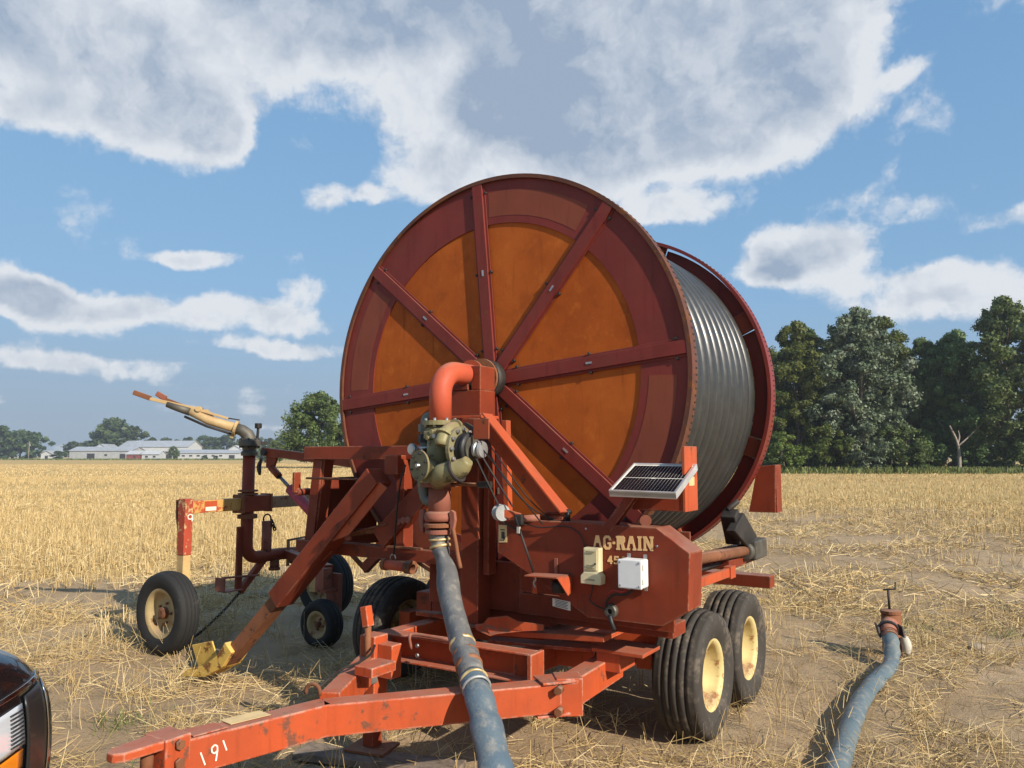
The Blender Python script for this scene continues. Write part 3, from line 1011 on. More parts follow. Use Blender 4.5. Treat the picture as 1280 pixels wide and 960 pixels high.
G = 'trees of the wood along the right field edge'
rt = [('tall_b', 26.8, 86, .92, 2, 'yellow-green tree of the wood rising just right of the reel', 2),
      ('tall_a', 31.2, 84, .97, 0, 'tall green tree of the wood left of the silvery tree', 2),
      ('tall_c', 37.6, 83, 1.06, 1, 'tall silvery-leaved tree standing out in the wood', 1),
      ('tall_b', 43.8, 90, 1.10, 4, 'yellow-green tree behind and right of the silvery tree', 2),
      ('tall_a', 47.6, 88, .90, 3, 'dark tree above the dead trunk in the wood', 0),
      ('tall_c', 53.0, 82, 1.12, 5, 'tall dark tree at the right picture edge of the wood', 0),
      ('tall_b', 59.5, 84, 1.15, 1, 'tallest dark tree beyond the right picture edge', 0),
      ('tall_a', 22.0, 90, .80, 4, 'tree of the wood mostly hidden behind the reel', 0),
      ('tall_c', 34.0, 97, .88, 3, 'dark tree in the second row behind the tall green tree', 0),
      ('tall_a', 40.5, 98, .92, 1, 'dark tree in the second row behind the silvery tree', 0),
      ('tall_b', 50.0, 99, .98, 2, 'dark tree in the second row above the shaded gap', 0),
      ('tall_c', 29.0, 99, .86, 0, 'dark tree in the second row right of the reel', 0),
      ('tall_a', 57.0, 98, 1.05, 0, 'dark tree in the second row at the right picture edge', 0),
      ('tall_b', 45.0, 104, .95, 0, 'dark tree deep in the wood behind the dead trunk', 0),
      ('tall_a', 33.8, 88, .97, 5, 'green tree between the yellow-green and silvery trees', 0),
      ('tall_c', 49.5, 86, .92, 2, 'dark tree between the dead trunk and the right edge', 0),
      ('tall_b', 40.8, 89, .95, 2, 'grey-green tree close on the right of the silvery tree', 1),
      ('tall_a', 36.5, 108, .95, 5, 'dark tree deep in the wood behind the silvery tree', 0),
      ('tall_c', 27.0, 110, .92, 2, 'dark tree deep in the wood beside the reel', 0),
      ('tall_b', 54.0, 109, 1.05, 3, 'dark tree deep in the wood at the right', 0),
      ('tall_c', 62.0, 108, 1.1, 1, 'dark tree deep in the wood beyond the right edge', 0)]
for i, (k_, x_, y_, s_, a_, lab, mi) in enumerate(rt):
    tree(k_, (x_, y_, 0), (s_ * random.uniform(.95, 1.05), s_ * random.uniform(.95, 1.05), s_), a_ * 1.1, lab, G, LEAF[mi])
sh = [(28.0, 79.5, .8, 2, 'low yellow-green shrub at the wood edge right of the reel'), (32.4, 80, .95, 2, 'bright shrub under the tall green tree'), (36.2, 79.5, 1.0, 1, 'silvery shrub under the silvery tree'),
      (39.4, 80.0, .9, 0, 'dark shrub left of the dead trunk'), (42.0, 81.5, .95, 0, 'shaded shrub just left of the dead trunk'), (45.3, 85, .9, 0, 'shaded shrub behind the dead trunk'),
      (49.8, 82.5, .8, 0, 'dark shrub right of the dead trunk'), (53.5, 80, .9, 0, 'dark shrub at the right picture edge'), (30.0, 90, 1.3, 0, 'dark undergrowth bush behind the tall green tree'),
      (35.0, 91, 1.3, 0, 'dark undergrowth bush behind the silvery tree'), (40.0, 92, 1.3, 0, 'dark undergrowth bush in the middle of the wood'), (46.0, 95, 1.3, 0, 'dark undergrowth bush far behind the dead trunk'),
      (51.0, 93, 1.3, 0, 'dark undergrowth bush deep at the right'), (25.0, 92, 1.3, 0, 'dark undergrowth bush beside the reel edge'), (43.0, 100, 1.6, 0, 'tall dark undergrowth bush in the shaded gap'), (48.5, 102, 1.6, 0, 'tall dark undergrowth bush right of the shaded gap'), (37.5, 101, 1.6, 0, 'tall dark undergrowth bush left of the shaded gap'), (60.0, 98, 1.6, 0, 'tall dark undergrowth bush past the right edge'), (32.0, 101, 1.6, 0, 'tall dark undergrowth bush behind the first trees'), (56.0, 91, 1.3, 0, 'dark undergrowth bush beyond the right edge')]
for i, (x_, y_, s_, mi, lab) in enumerate(sh):
    tree('shrub', (x_, y_, 0), (s_ * 1.15, s_ * 1.1, s_), i * 1.3, lab, 'shrubs at the foot of the wood', LEAF[mi], 'shrub')
# the bleached dead trunk
dead = MB()
dead.tube(smooth_path([(0, 0, -.2), (.1, 0, 2.2), (-.1, 0, 4.0), (-.9, 0, 6.0)], 4), [.25 - .012 * i for i in range(13)], 9)
dead.tube(smooth_path([(.05, 0, 3.4), (1.2, 0, 4.4), (2.6, .2, 5.6), (3.6, .3, 6.6)], 4), [.11 - .007 * i for i in range(13)], 7)
dead.tube(smooth_path([(.0, 0, 3.7), (.25, 0, 4.6), (.2, .1, 5.4)], 4), [.13 - .011 * i for i in range(9)], 7)
o = dead.build('dead_tree', BARK_DEAD, None, 0, (47.0, 81.2, 0))
o.scale = (.85, .85, .82)
tag(o, 'bleached dead tree trunk with one bare limb at the wood edge', 'tree')

# tall grass along the foot of the wood
r = np.random.default_rng(5)
n = 16000
x = r.uniform(14, 75, n)
y = r.normal(79, 2.0, n)
gset = straws(x, y, r.uniform(0, 6.28, n), np.abs(r.normal(.1, .25, n)), r.uniform(.15, .75, n), r.uniform(.05, .12, n), r.normal(.2, .3, n), 2, 2, 0, 6)
x = r.uniform(-19, -4, 5000)
y = r.normal(113, 2.5, 5000)
gset2 = straws(x, y, r.uniform(0, 6.28, 5000), np.abs(r.normal(.1, .25, 5000)), r.uniform(.2, .6, 5000), r.uniform(.05, .12, 5000), r.normal(.2, .3, 5000), 2, 2, 0, 7)
x = r.uniform(-330, 20, 9000)
y = r.normal(398, 5, 9000)
gset3 = straws(x, y, r.uniform(0, 6.28, 9000), np.abs(r.normal(.1, .25, 9000)), r.uniform(.3, .9, 9000), r.uniform(.5, 1.0, 9000), r.normal(.2, .3, 9000), 2, 2, 0, 8)
stuff('verge_grass', 'strip of tall green grass along the foot of the trees', 'grass', [gset, gset2, gset3], GRASS)

# trees to the left
tree('lone', (-28.5, 113, 0), (1, 1, .98), 0.4, 'big round tree standing behind the left side of the reel', None, LEAF[0])
tree('lone', (-19.5, 114, 0), (.95, .95, .95), 2.4, 'round tree mostly hidden behind the reel', None, LEAF[0])
FG = 'far trees along the left horizon'
far = [(-308, 450, 1.5, 0, 'far tree just beyond the left picture edge'), (-296, 445, 1.45, 1, 'far tree right at the left picture edge'), (-287, 450, 1.25, 0, 'second far tree from the left picture edge'),
       (-277, 445, 1.2, 1, 'third far tree from the left edge, above the utility pole'), (-268, 470, .8, 0, 'low far tree just right of the utility pole'), (-259, 470, .85, 1, 'low far tree behind the round bush'),
       (-250, 468, .95, 0, 'far tree left of the grey shed'), (-241, 455, 1.45, 1, 'tall far tree over the left end of the grey shed'), (-233, 450, 1.75, 0, 'tallest far tree over the grey shed'),
       (-226, 455, 1.5, 1, 'tall far tree right of the tallest one'), (-246, 520, 1.0, 1, 'far tree peeping over the tall barn roof'), (-236, 525, 1.05, 0, 'far round tree above the right end of the tall barn'),
       (-226, 520, .95, 0, 'far round tree where barn and long building meet'), (-217, 515, 1.1, 1, 'far round tree over the left of the long white building'), (-208, 520, 1.15, 0, 'far round tree over the middle of the long white building'),
       (-199, 515, 1.1, 1, 'far round tree over the right of the long white building'), (-190, 515, 1.2, 0, 'far round tree just left of the sprinkler post'), (-181, 520, 1.1, 1, 'far tree straight behind the sprinkler post'),
       (-172, 515, 1.1, 0, 'far tree just right of the sprinkler post'), (-163, 515, 1.05, 1, 'far tree right of the sprinkler above the lift arm'), (-154, 515, 1.1, 0, 'far tree left of the big round tree'), (-145, 515, 1.1, 1, 'far tree behind the big round tree')]
for i, (x_, y_, s_, b_, lab) in enumerate(far):
    tree('far_b' if b_ else 'far', (x_, y_, 0), (s_ * 1.5, s_ * 1.3, s_ * 1.18), i * 2.1, lab, FG, LEAF[3])
tree('far_b', (-240, 408, 0), (.9, .9, .42), 1.0, 'round bush beside the small white shed', None, LEAF[3], 'bush')
tree('far', (-174, 396, 0), (.62, .62, .60), 1.0, 'small tree in front of the white farm buildings', None, LEAF[0])
tree('far', (-158, 396, 0), (.35, .35, .20), 1.0, 'left low bush before the long white building', None, LEAF[3], 'bush')
tree('far_b', (-152, 396, 0), (.35, .35, .20), 2.0, 'right low bush before the long white building', None, LEAF[3], 'bush')
tree('far', (-66, 215, 0), (.55, .55, .52), 1.0, 'yellow-green tree between the sprinkler and the round tree', None, LEAF[2])
tree('far_b', (-72, 225, 0), (.5, .5, .42), 1.7, 'low green tree just right of the sprinkler post', None, LEAF[3])

# ------------------------------------------------------------------ farm buildings far off
BARN_W = simple('white_barn_sheeting', (0.46, 0.47, 0.47), .6, var=.06, nscale=.6, bmp=0)
BARN_G = simple('grey_barn_sheeting', (0.34, 0.35, 0.35), .6, var=.10, nscale=.6, bmp=0)
BARN_ROOF = simple('galvanised_roof', (0.40, 0.42, 0.44), .45, .2, var=.1, nscale=.5, bmp=0)
BARN_RED = simple('dull_red_boards', (0.22, 0.06, 0.05), .8, var=.15, nscale=1, bmp=0)
BARN_DARK = simple('barn_opening', (0.03, 0.03, 0.032), .8, bmp=0)


def barn(name, label, x, y, w, d, hw, hr, wallm, roofm, ridge='x', gable=None, doors=(), windows=()):
    """wall with gables, roof slabs with overhang, doors and windows on the near side"""
    o = empty(name, (x, y, 0))
    tag(o, label, 'building', 'white farm buildings')
    mb = MB()
    if ridge == 'x':
        prof = [(-d / 2, 0), (d / 2, 0), (d / 2, hw), (0, hr), (-d / 2, hw)]
        mb.prism([(-w / 2, a, z) for a, z in prof], 0, (w, 0, 0))
    else:
        prof = [(-w / 2, 0), (w / 2, 0), (w / 2, hw), (0, hr), (-w / 2, hw)]
        mb.prism([(a, -d / 2, z) for a, z in prof], 0, (0, d, 0))
    wl = mb.build('wall', wallm, o)
    rf = MB()
    e = .5
    for s in (-1, 1):
        if ridge == 'x':
            q = d / 2 + e
            zz = hw - e * (hr - hw) / (d / 2)
            a = [(-w / 2 - e, s * q, zz + .06), (w / 2 + e, s * q, zz + .06), (w / 2 + e, 0, hr + .06), (-w / 2 - e, 0, hr + .06)]
        else:
            q = w / 2 + e
            zz = hw - e * (hr - hw) / (w / 2)
            a = [(s * q, -d / 2 - e, zz + .06), (s * q, d / 2 + e, zz + .06), (0, d / 2 + e, hr + .06), (0, -d / 2 - e, hr + .06)]
        rf.prism(a, 0, (0, 0, .18))
    rf.build('roof', roofm, o)
    for (a, wd, hh) in doors:
        MB().box((a, -d / 2 - .06, hh / 2), (wd, .12, hh)).build('door', BARN_DARK, o)
    for (a, z, wd, hh) in windows:
        MB().box((a, -d / 2 - .05, z), (wd, .10, hh)).build('window', BARN_DARK, o)
    return o


K = 420 / 960
barn('farm_shed', 'long low grey shed with a shallow white roof left of the tall barn', -220, 420, 33, 16, 4.8, 6.9, BARN_G, BARN_ROOF, doors=[(-5, 4, 3.4), (12, 3, 3.2)], windows=[(3, 2.6, 1.4, 1.0)])
barn('gabled_barn', 'small gabled white barn behind the grey shed', -228, 434, 11, 14, 5.2, 8.6, BARN_W, BARN_ROOF, ridge='y', windows=[(0, 5.6, 1.2, 1.2)])
barn('tall_barn', 'tallest white barn with a wide grey roof', -200, 440, 38, 20, 7.2, 10.6, BARN_W, BARN_ROOF, doors=[(8, 5, 4.6)], windows=[(-9, 3, 1.4, 1.2), (-3, 3, 1.4, 1.2)])
barn('red_shed', 'small dull red shed with a white roof before the tall barn', -196.5, 404, 6.5, 9, 3.0, 4.6, BARN_RED, BARN_W, windows=[(1, 1.7, 1, .9)])
barn('white_annex', 'low white annex right of the red shed', -188, 405, 9, 8, 3.0, 4.7, BARN_W, BARN_W, windows=[(-2, 1.7, 1.4, .9), (2, 1.7, 1.4, .9)])
barn('long_white_building', 'very long low white building left of the sprinkler', -164, 420, 36, 14, 3.6, 5.3, BARN_W, BARN_ROOF, doors=[(14, 3, 2.6)], windows=[(-12 + 4 * i, 2.2, 1.6, .8) for i in range(6)])
barn('end_house', 'taller white house at the end of the long building', -150.5, 424, 9, 10, 5.0, 7.6, BARN_W, BARN_W, ridge='y', windows=[(-2, 3, 1.1, 1.2), (2, 3, 1.1, 1.2)])
barn('small_shed', 'tiny white shed at far left beside a round bush', -252, 420, 6, 5, 3.2, 4.8, BARN_W, BARN_G, ridge='y', doors=[(0, 1.6, 2.2)])
pole = empty('utility_pole', (-262, 418, 0))
tag(pole, 'pale utility pole standing far off at the left', 'pole')
MB().cyl((0, 0, -.5), (0, 0, 10), .22, 8, .15).build('pole_shaft', BARK_DEAD, pole)
MB().box((0, 0, 8.9), (2.4, .14, .14)).build('cross_arm', BARK_DEAD, pole)
MB().cyl((.5, 0, 7.4), (.5, 0, 8.4), .28, 8).build('transformer', BARN_G, pole)

# ------------------------------------------------------------------ the hose reel machine
BR = R(32.6)
MO = (-0.1335, 5.0, 0.0)
mach = empty('hose_reel_irrigator', MO, -BR)
tag(mach, 'big rust-red hose reel irrigation machine on a trailer chassis', 'irrigation machine')
HZ = 2.150          # reel axle height
RR = 1.35           # reel radius
RW = 1.80           # reel width
PH0 = R(5.1)        # first spoke


def rad(r, th, y):
    """point on the reel face: th from +X towards +Z"""
    return Vector((r * math.cos(th), y, HZ + r * math.sin(th)))


def la(th):
    return math.pi / 2 - th


# --- front flange
fl = MB()
fl.lathe([(1.045, .006), (1.345, .006), (1.345, .014), (1.045, .014)], (0, 0, HZ), (0, 1, 0), 128, False, True)
front = fl.build('front_flange', MAROON, mach)
for k in range(8):
    a0, a1 = PH0 + k * math.pi / 4 + R(.25), PH0 + (k + 1) * math.pi / 4 - R(.25)
    m = MB()
    m.lathe([(.13, .0145), (1.058, .0145), (1.058, .028), (.13, .028)], (0, 0, HZ), (0, 1, 0), 18, False, True, (la(a0), la(a1)))
    m.build('plywood_panel', PLY, front)
for k in (0, 1, 3, 4, 6, 7):
    if k in (0, 3):
        continue
for k, (f0, f1) in {1: (.12, .92), 3: (.1, .9), 7: (.1, .85), 5: (.1, .9)}.items():
    a0, a1 = PH0 + (k + f0) * math.pi / 4, PH0 + (k + f1) * math.pi / 4
    MB().lathe([(1.095, .0045), (1.265, .0045), (1.265, .0062), (1.095, .0062)], (0, 0, HZ), (0, 1, 0), 16, False, True, (la(a0), la(a1))).build('scuffed_patch', MAROON_PATCH, front)
for k in range(8):
    th = PH0 + k * math.pi / 4
    m = MB()
    up = (math.sin(th), 0, -math.cos(th))
    a, b = rad(.10, th, -.004), rad(1.335, th, -.004)
    m.beam(a, b, .020, .078, up)
    # turned edges of the pressed channel
    for s in (-1, 1):
        off = Vector(up) * s * .046
        m.beam(a + off + Vector((0, .007, 0)), b + off + Vector((0, .007, 0)), .006, .018, up)
    sp = m.build('spoke', MAROON, front, .002)
    for rr0 in (.20, .72, 1.27):
        for s in (-1, 1):
            p = rad(rr0, th, .0) + Vector(up) * s * .058
            MB().cyl(p + Vector((0, .014, 0)), p + Vector((0, -.008, 0)), .009, 6).build('bolt', BLACK_IRON, sp)
    p = rad(.72, th, -.0155)
    q = Vector((math.cos(th), 0, math.sin(th)))
    MB().beam(p - q * .02, p + q * .02, .004, .012, up).build('slot_plate', STEEL, sp)
rim = MB()
rim.lathe([(1.336, -.016), (1.362, -.016), (1.362, .07), (1.350, .07), (1.350, .002), (1.336, .002)], (0, 0, HZ), (0, 1, 0), 160, False, True)
rim.build('rim', RIM_RUST, front)
def studs(parent, count, r, y):
    m = MB()
    for i in range(count):
        th = 2 * math.pi * i / count
        m.box(rad(r, th, y), (.006, .022, .009), Matrix.Rotation(-th, 3, 'Y'))
    o = m.build('rim_studs', BLACK_IRON, parent)
    tag(o, kind='stuff')


studs(front, 220, 1.3615, .052)

# hub gap plate (dark) and bearing collar
MB().lathe([(0, .010), (.135, .010), (.135, .0135), (0, .0135)], (0, 0, HZ), (0, 1, 0), 24, False).build('hub_plate', BLACK_IRON, front)

# --- rear flange
rf = MB()
rf.lathe([(.2, RW), (1.20, RW), (1.20, RW + .012), (.2, RW + .012)], (0, 0, HZ), (0, 1, 0), 96, False, True)
rear = rf.build('rear_flange', MAROON, mach)
MB().lathe([(1.326, RW - .06), (1.352, RW - .06), (1.352, RW + .07), (1.338, RW + .07), (1.338, RW - .045), (1.326, RW - .045)], (0, 0, HZ), (0, 1, 0), 160, False, True).build('rim', MAROON, rear)
for k in range(8):
    th = PH0 + R(20) + k * math.pi / 4
    up = (math.sin(th), 0, -math.cos(th))
    m = MB()
    m.beam(rad(.2, th, RW + .015), rad(1.335, th, RW + .015), .05, .15, up)
    m.build('spoke', RED, rear, .003)
    MB().lathe([(1.205, RW + .040), (1.315, RW + .040), (1.315, RW + .048), (1.205, RW + .048)], (0, 0, HZ), (0, 1, 0), 14, False, True,
               (la(th + R(3.6)), la(th + R(41.4)))).build('edge_plate', MAROON, rear)
studs(rear, 220, 1.3525, RW + .03)

# --- drum and wound hose
MB().lathe([(.3, .03), (1.08, .03), (1.08, RW), (.3, RW)], (0, 0, HZ), (0, 1, 0), 64, True).build('drum', RIM_RUST, mach)
NW = 12
pitch = (RW - .04) / NW
wrap_me = None
for i in range(NW):
    yy = .035 + pitch * (i + .5)
    if wrap_me is None:
        m = MB()
        prof = [(1.158 + .070 * math.cos(a), .0725 * math.sin(a)) for a in [2 * math.pi * q / 20 for q in range(20)]]
        m.lathe(prof, (0, 0, 0), (0, 1, 0), 160, True, True)
        o = m.build('hose_wrap', HOSE, mach)
        wrap_me = o.data
    else:
        o = bpy.data.objects.new('hose_wrap', wrap_me)
        COL.objects.link(o)
        o.parent = mach
    o.location = (0, yy, HZ)
    o.rotation_euler = (random.uniform(-.004, .004), random.uniform(0, 6), random.uniform(-.004, .004))

# --- axle, hub, bearing block on its post
MB().cyl((0, .2, HZ), (0, -.30, HZ), .075, 24).cyl((0, -.02, HZ), (0, -.10, HZ), .125, 32).build('axle_shaft', BLACK_IRON, mach)
MB().lathe([(.082, -.115), (.128, -.115), (.128, -.135), (.082, -.135)], (0, 0, HZ), (0, 1, 0), 32, False, True).build('bearing_ring', RUST, mach)
blk = MB()
blk.box2((-.10, -.30, 1.905), (.12, -.135, 2.06))
blk.box2((-.105, -.305, 2.062), (.03, -.14, 2.10))
blk.box2((.05, -.30, 2.06), (.12, -.14, 2.21))
bb = blk.build('bearing_block', RED, mach, .005)
MB().box2((-.12, -.315, 1.885), (.14, -.125, 1.904)).build('block_plate', RED_BRIGHT, bb, .003)
post = MB()
post.box2((.00, -.33, .66), (.13, -.20, 1.884))
post.box2((.145, -.30, .95), (.185, -.22, 1.88))
pp = post.build('reel_post', RED, mach, .005)
MB().box2((-.02, -.36, .645), (.24, -.17, .66)).build('foot_plate', RUST, pp, .002)
MB().beam((.26, -.225, 1.87), (.275, -.225, 1.30), .035, .05, (0, 1, 0)).build('hanger_bar', RED_BRIGHT, pp, .003)

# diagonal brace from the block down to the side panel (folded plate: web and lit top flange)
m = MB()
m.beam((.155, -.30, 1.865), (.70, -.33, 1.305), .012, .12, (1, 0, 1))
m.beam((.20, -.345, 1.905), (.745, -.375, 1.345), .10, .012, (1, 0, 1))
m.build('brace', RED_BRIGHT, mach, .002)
m = MB()
m.tube(smooth_path([(.16, -.36, 1.80), (.36, -.40, 1.60), (.52, -.40, 1.42), (.66, -.36, 1.29)], 5), .004, 6)
m.tube(smooth_path([(.18, -.36, 1.76), (.34, -.40, 1.55), (.54, -.41, 1.37), (.72, -.36, 1.28)], 5), .004, 6)
m.build('cable', BLACK, mach)

# --- inlet pipe: comes out of the hub, turns down into the turbine
PX, PY = 0.0, -.54
path = [(0, -.20, HZ), (0, -.36, HZ)] + [(0, PY + .15 + .15 * math.cos(a) - .15, 0) for a in ()]
path = [Vector((0, -.20, HZ + .01)), Vector((0, -.38, HZ + .01))] + arc_pts((0, -.40, HZ - .13), (0, 0, 1), (0, -1, 0), .14, 0, math.pi / 2, 9) + [Vector((0, PY, 1.86))]
ip = MB().tube(path, .067, 24).build('inlet_pipe', PIPE_ORANGE, mach)
MB().lathe([(.066, -.225), (.098, -.225), (.098, -.24), (.066, -.24)], (0, 0, HZ + .01), (0, 1, 0), 24, False, True).build('pipe_flange', RED_BRIGHT, ip)
MB().cyl((0, -.225, HZ + .01), (0, -.15, HZ + .01), .070, 24).build('brass_gland', BRASS, ip)

# --- turbine group
tb = MB()
tb.cyl((PX, PY, 1.84), (PX, PY, 1.50), .078, 24)
tb.lathe([(.0, 1.835), (.105, 1.835), (.105, 1.862), (.0, 1.862)], (PX, PY, 0), (0, 0, 1), 24, False)
tb.lathe([(.07, 1.80), (.088, 1.80), (.088, 1.815), (.07, 1.815)], (PX, PY, 0), (0, 0, 1), 24, False)
turb = tb.build('turbine', KHAKI, mach)
for k in range(8):
    a = k * math.pi / 4 + .3
    p = Vector((PX + .092 * math.cos(a), PY + .092 * math.sin(a), 0))
    MB().cyl(p + Vector((0, 0, 1.822)), p + Vector((0, 0, 1.876)), .010, 6).build('bolt', STEEL, turb)
# volute: scroll casing round an axis pointing right
vc = Vector((.16, PY - .04, 1.695))
vol = MB()
n = 26
pts, rs = [], []
for i in range(n + 1):
    a = math.pi * .95 - i / n * math.pi * 1.55
    rr_ = .115
    pts.append(vc + Vector((-.03, -math.cos(a) * rr_ * -1, math.sin(a) * rr_)))
    rs.append(.040 + .012 * i / n)
vol.tube(pts, rs, 14)
vol.build('volute_casing', KHAKI, turb)
# ribs of the pipe joints on the scroll
for i in (3, 8, 14, 19):
    t_ = (pts[i + 1] - pts[i - 1]).normalized()
    MB().lathe([(.0, -.008), (rs[i] + .014, -.008), (rs[i] + .014, .008), (.0, .008)], pts[i], t_, 18, False).build('casing_rib', KHAKI, turb)
MB().lathe([(0, -.01), (.128, -.01), (.128, .012), (.095, .02), (0, .02)], vc + Vector((.018, 0, 0)), (1, 0, 0), 32, False).build('casing_plate', KHAKI_DULL, turb)
for k in range(12):
    a = k * math.pi / 6
    p = vc + Vector((.03, .112 * math.cos(a), .112 * math.sin(a)))
    MB().cyl(p, p + Vector((.022, 0, 0)), .011, 6).build('bolt', STEEL, turb)
MB().lathe([(.03, .04), (.088, .04), (.095, .055), (.082, .068), (.095, .08), (.088, .095), (.03, .095)], vc, (1, 0, 0), 32, True).build('drive_pulley', BLACK, turb)
MB().lathe([(0, .085), (.066, .085), (.070, .10), (.070, .108), (0, .108)], vc, (1, 0, 0), 28, False).build('pulley_face', GUN_DARK, turb)
MB().lathe([(0, .10), (.045, .10), (.05, .118), (.038, .128), (.05, .14), (.045, .152), (.018, .156), (0, .156)], vc + Vector((.03, -.005, -.005)), (1, 0, 0), 24, False).build('small_pulley', GALV, turb)
MB().box((.345, PY - .07, 1.805), (.115, .008, .115), Matrix.Rotation(R(-6), 3, 'Z')).build('belt_guard', RED_BRIGHT, turb, .003)
MB().beam((.29, PY - .04, 1.80), (.20, PY - .02, 1.84), .02, .02).build('guard_arm', BLACK_IRON, turb)
# outlet elbow low right, coming back to the riser
MB().tube(smooth_path([(.28, PY - .10, 1.63), (.22, PY - .10, 1.585), (.12, PY - .11, 1.555), (.04, PY - .06, 1.53), (.0, PY, 1.51)], 5),
          [.03, .036, .042, .048, .052, .056, .059, .061, .062, .063, .064, .064, .064, .064, .064, .064, .064, .064, .064, .064, .064], 18).build('outlet_elbow', KHAKI, turb)
MB().lathe([(.058, -.008), (.075, -.008), (.075, .008), (.058, .008)], (.20, PY - .105, 1.575), (.9, .05, .42), 20, False, True).build('elbow_clamp', BLACK_IRON, turb)
MB().cyl((.0, PY - .05, 1.565), (.0, PY - .14, 1.565), .066, 28).build('valve_body', KHAKI, turb)
cv = MB().lathe([(0, 0), (.088, 0), (.088, .012), (0, .012)], (-.02, PY - .155, 1.60), (-.25, -.97, 0), 32, False).build('valve_cover', KHAKI_DULL, turb)
for k in range(6):
    a = k * math.pi / 3 + .3
    u = Vector((.97, -.25, 0))
    p = Vector((-.02, PY - .155, 1.60)) + Vector((-.25, -.97, 0)) * .010 + u * .070 * math.cos(a) + Vector((0, 0, 1)) * .070 * math.sin(a)
    MB().cyl(p, p + Vector((-.25, -.97, 0)) * .014, .007, 6).build('bolt', BLACK_IRON, turb)
MB().lathe([(0, .010), (.016, .010), (.012, .03), (0, .03)], (-.02, PY - .155, 1.60), (-.25, -.97, 0), 12, False).build('cover_nut', STEEL, turb)
# bypass pipe at the left with unions
bx_, by_ = -.135, PY + .01
MB().tube([(-.06, by_, 1.885)] + arc_pts((bx_ + .05, by_, 1.855), (0, 0, 1), (-1, 0, 0), .035, 0, math.pi / 2, 5) + [Vector((bx_ + .015, by_, 1.72)), Vector((bx_ + .01, by_, 1.46))]
          + arc_pts((bx_ + .055, by_, 1.43), (-1, 0, 0), (0, 0, -1), .045, 0, math.pi / 2, 5) + [Vector((-.05, by_, 1.385))], .030, 14).build('bypass_pipe', GREY_GREEN, turb)
for z_, h_, mt in ((1.80, .045, GREY_GREEN), (1.735, .05, BLACK), (1.63, .06, BLACK), (1.575, .03, STEEL), (1.47, .05, KHAKI_DULL)):
    MB().lathe([(0, 0), (.041, 0), (.041, h_), (0, h_)], (bx_ + .012, by_, z_), (0, 0, 1), 8, False).build('union_nut', mt, turb)
MB().box2((bx_ - .055, by_ + .02, 1.43), (bx_ - .035, by_ + .06, 1.62)).build('green_strip', GREY_GREEN, turb)
ga = MB().lathe([(0, .0), (.034, .0), (.034, -.022), (.030, -.026), (0, -.024)], (bx_ - .03, by_ - .05, 1.695), (.2, 1, 0), 24, False).build('pressure_gauge', STEEL, turb)
MB().lathe([(0, -.0265), (.028, -.0265), (.028, -.028), (0, -.028)], (bx_ - .03, by_ - .05, 1.695), (.2, 1, 0), 24, False).build('gauge_face', STICKER_W, turb)
MB().cyl((bx_ - .02, by_ - .05, 1.70), (bx_ + .08, by_ - .05, 1.705), .009, 8).cyl((bx_ + .03, by_ - .05, 1.70), (bx_ + .03, by_ - .03, 1.63), .010, 8).build('gauge_stem', STEEL, turb)
for i, (dx, z_) in enumerate(((-.02, 1.76), (.03, 1.77), (.01, 1.795), (.06, 1.79), (.045, 1.745))):
    MB().cyl((dx, PY - .075, z_), (dx, PY - .10, z_), .014, 6).build('fitting_nut', STEEL if i % 2 else KHAKI, turb)
MB().box2((-.05, PY - .095, 1.755), (.07, PY - .06, 1.80)).build('valve_bracket', KHAKI_DULL, turb, .004)

# --- riser below the turbine, quick coupling
rz = MB()
rz.cyl((PX, PY, 1.50), (PX, PY, 1.315), .066, 24)
riser = rz.build('riser_pipe', RUST_PINK, mach)
MB().lathe([(0, 1.475), (.112, 1.475), (.112, 1.505), (0, 1.505)], (PX, PY, 0), (0, 0, 1), 8, False).build('riser_flange', RUST_PINK, riser)
MB().lathe([(.066, 1.335), (.085, 1.325), (.090, 1.30), (.085, 1.28), (.07, 1.275)], (PX, PY, 0), (0, 0, 1), 28, True).build('coupling_ball', RUST_PINK, riser)
MB().lathe([(.06, 1.268), (.092, 1.262), (.092, 1.244), (.06, 1.238)], (PX, PY, 0), (0, 0, 1), 28, False).build('coupling_ring', RUST, riser)
MB().lathe([(.06, 1.232), (.082, 1.226), (.080, 1.205), (.06, 1.20)], (PX, PY, 0), (0, 0, 1), 28, False).build('coupling_collar', RUST_PINK, riser)
for s in (-1, 1):
    q = [(.088, 1.33), (.105, 1.345), (.128, 1.335), (.135, 1.29), (.125, 1.24), (.105, 1.205), (.098, 1.205), (.10, 1.25), (.096, 1.30)]
    MB().prism([(PX + s * a, PY - .03, z_) for a, z_ in q], 0, (0, .022, 0)).build('coupling_hook', RUST_PINK, riser, .004)
MB().tube(smooth_path([(.115, PY - .02, 1.24), (.135, PY - .02, 1.16), (.15, PY - .02, 1.09), (.17, PY - .02, 1.02)], 4), .012, 8).build('coupling_lever', RUST, riser)
MB().cyl((.06, PY - .02, 1.492), (.30, PY + .02, 1.492), .010, 8).build('stay_rod', RUST, riser)
MB().box2((.27, PY + .0, 1.475), (.34, PY + .05, 1.51)).build('rod_bracket', BLACK_IRON, riser)

